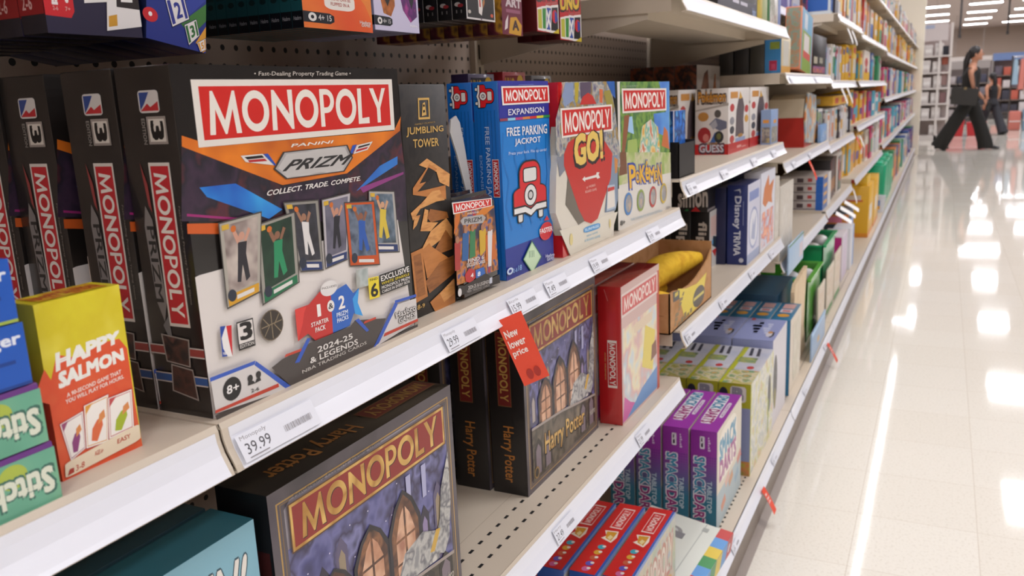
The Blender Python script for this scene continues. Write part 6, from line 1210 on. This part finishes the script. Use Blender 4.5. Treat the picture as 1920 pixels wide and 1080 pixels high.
# white shelving tower with white goods beyond the end of the run
ux0, ux1, uy0, uy1 = -.55, .56, 20.4, 20.95
g = G()
for x in (ux0, .30, ux1 - .05):
    for y in (uy0, uy1 - .04): g.box(x, y, 0, x + .045, y + .04, 2.40, WP)
g.box(ux0, uy1 - .02, .1, ux1, uy1, 2.40, M('#b8aaa6', .6)); g.box(ux0, uy0, 0, ux1, uy1, .10, WP)
o = tag(g.build('display_shelving'), 'tall white shelving tower holding white goods, beyond the end of the shelf run', 'shelving')
for z in (.42, .74, 1.06, 1.38, 1.72): G().box(ux0, uy0 - .02, z, ux1, uy1, z + .03, WP).build('shelf_board', o)
G().box(ux0, uy0 - .01, 2.05, ux1 - .1, uy0 + .01, 2.40, M('#cdc3c2', .5)).build('header_sign', o)
G().box(ux0 + .3, uy0 - .014, 2.3, .2, uy0 - .0105, 2.37, M('#a4aec8', .5)).build('header_print', o)
n = 0
for r, z in enumerate((.10, .45, .77, 1.09, 1.41, 1.75)):
    for c in range(3):
        x = -.12 + .20 * c + (.03 if r % 2 else 0)
        if r == 0 and c == 1: continue
        hgt = .22 + .03 * ((r + c) % 2)
        g = G(); g.box(-.08, -.12, 0, .08, .12, hgt, WG, .012)
        o = g.build('folded_towels', None, (x, uy0 + .17, z + .001))
        G().box(-.06, -.1225, hgt * .3, .06, -.1205, hgt * .6, M('#e4e0dc', .6)).build('paper_band', o)
        tag(o, 'white packed goods, %s from the left, %s shelf up of the white tower' % (ORD[c], ORD[r]), 'packed goods', 'white goods on the tower')
for i, (z, c, h) in enumerate(((1.80, '#23222c', .2), (1.62, '#8a4634', .16), (1.2, '#8c706c', .3), (.8, '#7c5c5c', .25))):
    g = G().box(.37, uy0 + .05, z - .06, .49, uy0 + .3, z - .06 + h, M(c, .7), .01)
    tag(g.build('hanging_goods'), '%s goods hung on the right edge of the white tower' % ('black', 'rust red', 'brown', 'plum brown')[i], 'packed goods')
# ---------------------------------------------------------------- woman walking
def skin_body(name, V, E, mats_rad, mat_, parent=None, sub=2):
    me = bpy.data.meshes.new(name); me.from_pydata(V, E, []); o = bpy.data.objects.new(name, me); COL.objects.link(o)
    o.modifiers.new('skin', 'SKIN'); 
    for i, r in enumerate(mats_rad):
        sv = me.skin_vertices[0].data[i]; sv.radius = r if isinstance(r, tuple) else (r, r); sv.use_root = (i == 0)
    s = o.modifiers.new('smooth', 'SUBSURF'); s.levels = sub; s.render_levels = sub
    me.materials.append(mat_)
    for p in me.polygons: p.use_smooth = True
    o.modifiers['skin'].use_smooth_shade = True
    if parent: o.parent = parent
    return o
SK = M('#b47e62', .55); CL = M('#15130f', .8); HR = M('#17110f', .5)
def walker(loc, rz, label, trousers, shirt):
    """walking to local +X, one continuous body with clothes, hair and bag as children"""
    V = [(0, 0, .95), (.0, 0, 1.10), (.01, 0, 1.28), (.015, 0, 1.42), (.03, 0, 1.50), (.045, 0, 1.565),
         (.02, -.09, .90), (-.17, -.09, .52), (-.44, -.09, .12), (-.37, -.09, .04),
         (.02, .09, .90), (.16, .09, .50), (.26, .08, .10), (.40, .08, .035),
         (.01, -.16, 1.40), (-.01, -.22, 1.36), (.05, -.25, 1.09), (.22, -.24, .88),
         (.01, .16, 1.40), (-.01, .21, 1.36), (-.10, .24, 1.10), (-.02, .23, .88)]
    E = [(0, 1), (1, 2), (2, 3), (3, 4), (4, 5), (0, 6), (6, 7), (7, 8), (8, 9), (0, 10), (10, 11), (11, 12), (12, 13), (3, 14), (14, 15), (15, 16), (16, 17), (3, 18), (18, 19), (19, 20), (20, 21)]
    Rr = [(.12, .14), (.10, .12), (.11, .13), (.085, .12), .05, .05, .085, .058, .04, .035, .085, .058, .04, .035, .055, .05, .038, .028, .055, .05, .038, .028]
    body = skin_body('person', V, E, Rr, SK)
    body.location = loc; body.rotation_euler = (0, 0, rz)
    tag(body, label, 'person')
    h = G(); h.ball((.06, 0, 1.655), .098, SK, 14, 1.02, .82, 1.22)
    h.ball((.158, 0, 1.65), .018, SK, 6, 1.1, .8, 1.3); h.ball((.135, 0, 1.575), .03, SK, 6, .9, 1.1, .7)
    for s in (-1, 1): h.ball((.05, .082 * s, 1.65), .024, SK, 6, .8, .4, 1.3)
    h.tube([(.03, 0, 1.48), (.05, 0, 1.60)], [.052, .05], SK, 10)
    hd = h.build('head', body)
    f = G()
    for s in (-1, 1): f.ball((.147, .034 * s, 1.672), .012, M('#e8e0d8', .3), 6, .6, 1.2, .7); f.ball((.153, .034 * s, 1.672), .007, M('#1c1410', .3), 6, .6, 1, 1); f.box(.142, .034 * s - .018, 1.692, .152, .034 * s + .018, 1.698, HR)
    f.ball((.15, 0, 1.602), .02, M('#8c4640', .5), 6, .5, 1.2, .35); f.build('face_features', hd)
    hr = G(); hr.ball((.035, 0, 1.685), .106, HR, 12, 1.0, .88, 1.1)
    hr.tube([(-.04, 0, 1.68), (-.085, 0, 1.55), (-.09, 0, 1.40), (-.075, 0, 1.26)], [.06, .06, .05, .02], HR, 10, .9); hr.build('hair', body)
    # trousers: one flared garment
    t = G(); t.tube([(0, 0, 1.04), (0.0, 0, .98), (.0, 0, .88)], [.135, .155, .16], trousers, 16, 1.1)
    t.tube([(.0, -.08, .92), (-.10, -.09, .70), (-.25, -.09, .42), (-.40, -.09, .14), (-.45, -.09, .05)], [.115, .115, .12, .135, .14], trousers, 14)
    t.tube([(.0, .08, .92), (.09, .09, .70), (.20, .09, .42), (.29, .08, .14), (.31, .08, .03)], [.115, .115, .115, .125, .13], trousers, 14); t.build('trousers', body)
    s = G(); s.tube([(0, 0, .98), (.0, 0, 1.12), (.008, 0, 1.26), (.012, 0, 1.38), (.015, 0, 1.445)], [.135, .122, .135, .128, .085], shirt, 16, 1.12); s.build('sleeveless_top', body)
    for nm, p in (('shoe', (-.40, -.09, .02)), ('shoe', (.40, .08, .0))):
        q = G(); q.tube([(p[0] - .11, p[1], p[2] + .035), (p[0] - .03, p[1], p[2] + .05), (p[0] + .06, p[1], p[2] + .035), (p[0] + .13, p[1], p[2] + .025)], [.034, .042, .04, .022], M('#141210', .4), 10, .8); q.build(nm, body)
    for side, (wx, wy, wz) in ((-1, (.22, -.24, .88)), (1, (-.02, .23, .88))):
        q = G(); dx = .12
        q.tube([(wx, wy, wz), (wx + .02, wy, wz - .045), (wx + .035, wy, wz - .085)], [.026, .034, .032], SK, 8, .55)
        for j in range(4):
            b = Vector((wx + .052 - .02 * j, wy + .005 * side, wz - .085)); L = (.062, .07, .066, .052)[j]
            q.tube([b, b + Vector((.012, .004, -L * .5)), b + Vector((.008, .016 * side * -1, -L))], [.0095, .009, .007], SK, 6)
        b = Vector((wx + .045, wy, wz - .04)); q.tube([b, b + Vector((.03, .008, -.025)), b + Vector((.04, .01, -.06))], [.011, .01, .008], SK, 6)
        q.build('hand', body)
    return body
wm = walker((.86, 17.35, 0), 0, 'woman in black sleeveless top and wide black trousers walking past with a shoulder bag', CL, M('#1c1916', .8))
g = G(); g.prism([(-.20, .06), (.20, .02), (.24, .30), (-.15, .36), (-.2, .32)], 1, -.07, .07, M('#26231f', .55)); g.box(-.0, -.074, .30, .04, -.07, .34, M('#8c7c5c', .3, metal=1))
bag = tag(g.build('shoulder_bag', None, (.76, 17.02, .76)), 'large black shoulder bag hanging at the walking woman\'s side', 'bag')
G().tube([(-.12, 0, .35), (-.06, .02, .5), (.06, .10, .66), (.10, .13, .66), (.16, .06, .5), (.18, 0, .31)], .011, M('#1d1a17', .6), 8).build('strap', bag)
g = G(); g.box(-.035, -.004, 0, .035, .004, .14, M('#141416', .25), .003); ph_ = tag(g.build('mobile_phone', None, (1.135, 17.10, .70), (.1, .25, 0)), 'black phone held in the walking woman\'s lowered hand', 'phone')
# second shopper farther back, seen from behind
p2 = walker((1.42, 22.2, 0), 2.2, 'smaller shopper in dark clothes with dark hair, half hidden beyond the walking woman', M('#2a2a30', .8), M('#18181c', .8))
p2.scale = (.76, .76, .76)
# ---------------------------------------------------------------- red bins on the floor behind the woman
for i, (x, y) in enumerate(((.70, 21.8), (1.14, 21.9))):
    g = G(); m = M('#b8242a', .45)
    g.prism([(-.17, 0), (.17, 0), (.2, .36 - .06 * i), (-.2, .36 - .06 * i)], 1, -.15, .15, m)
    o = tag(g.build('shopping_basket', None, (x, y, 0)), 'red plastic basket on the floor behind the walking woman, %s one' % ('left-hand' if i == 0 else 'right-hand'), 'basket')
    G().tube([(-.18, 0, .34 - .06 * i), (-.1, 0, .43 - .06 * i), (.1, 0, .43 - .06 * i), (.18, 0, .34 - .06 * i)], .01, M('#3a1a1c', .5), 8).build('handle', o)
# ---------------------------------------------------------------- far fixtures: peg walls of goods, tables, clothing
def rack(x0, x1, y, hgt, label, cols, rows, colz, head):
    g = G(); g.box(x0, y, 0, x1, y + .6, .15, M('#4a4442', .6)); g.box(x0, y + .28, .15, x1, y + .32, hgt, M('#6c605c', .7)); g.box(x0, y, .15, x0 + .03, y + .6, hgt, M('#8c8480', .6)); g.box(x1 - .03, y, .15, x1, y + .6, hgt, M('#8c8480', .6))
    o = tag(g.build('goods_rack'), label, 'rack')
    G().box(x0, y - .01, hgt - .22, x1, y + .02, hgt, M(head, .5)).build('header_board', o)
    w_ = (x1 - x0 - .1) / colz
    for r in range(rows):
        z = .2 + r * (hgt - .5) / rows
        G().box(x0 + .03, y, z - .02, x1 - .03, y + .28, z, M('#8c8078', .6)).build('shelf_board', o)
        for c in range(colz):
            q = G(); cc = R_.choice(cols); hh = (hgt - .5) / rows * R_.uniform(.6, .82)
            q.box(-w_ * .4, 0, 0, w_ * .4, .2, hh, M(cc, .6), .008)
            tag(q.build('packaged_goods', None, (x0 + .05 + w_ * (c + .5), y + .03, z + .001)), 'pack on the %s, %s from the left in its %s row up' % (label.split(',')[0], ORD[c], ORD[r]), 'packaged goods', 'goods on the ' + label.split(',')[0])
rack(.5, 1.55, 27.5, 1.75, 'low grey rack, of dark packs behind the walking woman', ['#3a3a4c', '#6c6870', '#8c8488', '#2c2c34', '#a09898'], 4, 5, '#8c8480')
rack(1.75, 3.3, 31.0, 2.0, 'blue-topped rack, of white packs right of the walking woman', ['#d0c8c8', '#3a3844', '#c8c0c0', '#5c5460', '#b85a48'], 4, 6, '#6c84b4')
rack(3.0, 4.6, 38.0, 2.1, 'far mixed rack, under the back wall', ['#a89c98', '#5c5058', '#8c3c3c', '#4c6480', '#c8bcb8'], 4, 6, '#b4aca8')
rack(.2, 2.6, 46.0, 2.3, 'long far rack, with pale header against the back of the store', ['#9c908c', '#6c6068', '#b8aca8', '#4c5870'], 4, 8, '#d8d0cc')
# clothing rail at the right edge
g = G()
for x in (1.90, 3.05): g.tube([(x, 24.5, 0), (x, 24.5, 1.75)], .02, M('#8c8886', .3, metal=1), 8); g.box(x - .03, 24.2, 0, x + .03, 24.8, .03, M('#8c8886', .4))
g.tube([(1.90, 24.5, 1.72), (3.05, 24.5, 1.72)], .016, M('#8c8886', .3, metal=1), 8)
tag(g.build('clothes_rail'), 'chrome clothes rail at the right edge of the picture', 'rail')
for i, (c, nm) in enumerate((('#8ca4b4', 'grey-blue'), ('#c07468', 'coral'), ('#d0c8c4', 'off-white'), ('#5c7c8c', 'slate blue'), ('#b06058', 'brick'), ('#b82c30', 'red'), ('#9c9c98', 'grey'), ('#6c8494', 'dusty blue'))):
    x = 1.97 + .135 * i; L = .55 + .25 * (i % 3) / 2
    g = G(); g.prism([(-.03, 0), (-.05, -L * .5), (-.06, -L), (.06, -L), (.05, -L * .5), (.03, 0), (.012, .05), (-.012, .05)], 1, -.22, .22, M(c, .85))
    o = tag(g.build('hanging_garment', None, (x, 24.5, 1.62)), '%s garment hanging on the chrome rail, %s from the left' % (nm, ORD[i]), 'garment', 'garments on the rail')
    g = G(); g.tube([(0, 0, .05), (0, 0, .085), (.0, .012, .098), (0, .0, .112)], .004, M('#a0a0a0', .3, metal=1), 6); g.build('hanger', o)
for i, (x, z, c, nm) in enumerate(((2.0, .45, '#b86c60', 'coral'), (2.28, .5, '#7c98ac', 'pale blue'), (2.58, .42, '#6c7c8c', 'slate'), (2.88, .48, '#c88c80', 'salmon'))):
    g = G(); g.box(-.12, -.15, .0, .12, .15, z, M(c, .85), .03); g.box(-.115, -.155, z * .45, .115, .155, z * .5, M('#d0c8c4', .8))
    tag(g.build('folded_stack', None, (x, 23.9, 0)), '%s bundle of folded clothes on the floor before the rail' % nm, 'clothes')
# posts hanging from the ceiling
for i, (x, y, z0) in enumerate(((.80, 33, 2.72), (2.55, 40, 3.05), (3.4, 42, 3.35))):
    g = G(); g.tube([(x, y, z0), (x, y, CEIL)], .035, M('#2a2422', .5), 8); g.box(x - .05, y - .05, z0 - .12, x + .05, y + .05, z0, M('#2a2422', .5))
    tag(g.build('hanging_camera_pole'), 'dark pole hanging from the ceiling, %s from the left' % ORD[i], 'pole', 'dark ceiling poles')
g = G(); g.box(.6, 48, 2.15, 2.2, 48.1, 2.35, M('#d4ccc8', .5)); g.tube([(.8, 48.05, 2.35), (.8, 48.05, CEIL)], .01, M('#8c8480', .5), 6); g.tube([(2.0, 48.05, 2.35), (2.0, 48.05, CEIL)], .01, M('#8c8480', .5), 6)
tag(g.build('hanging_sign'), 'long pale sign board hanging before the back wall', 'sign')
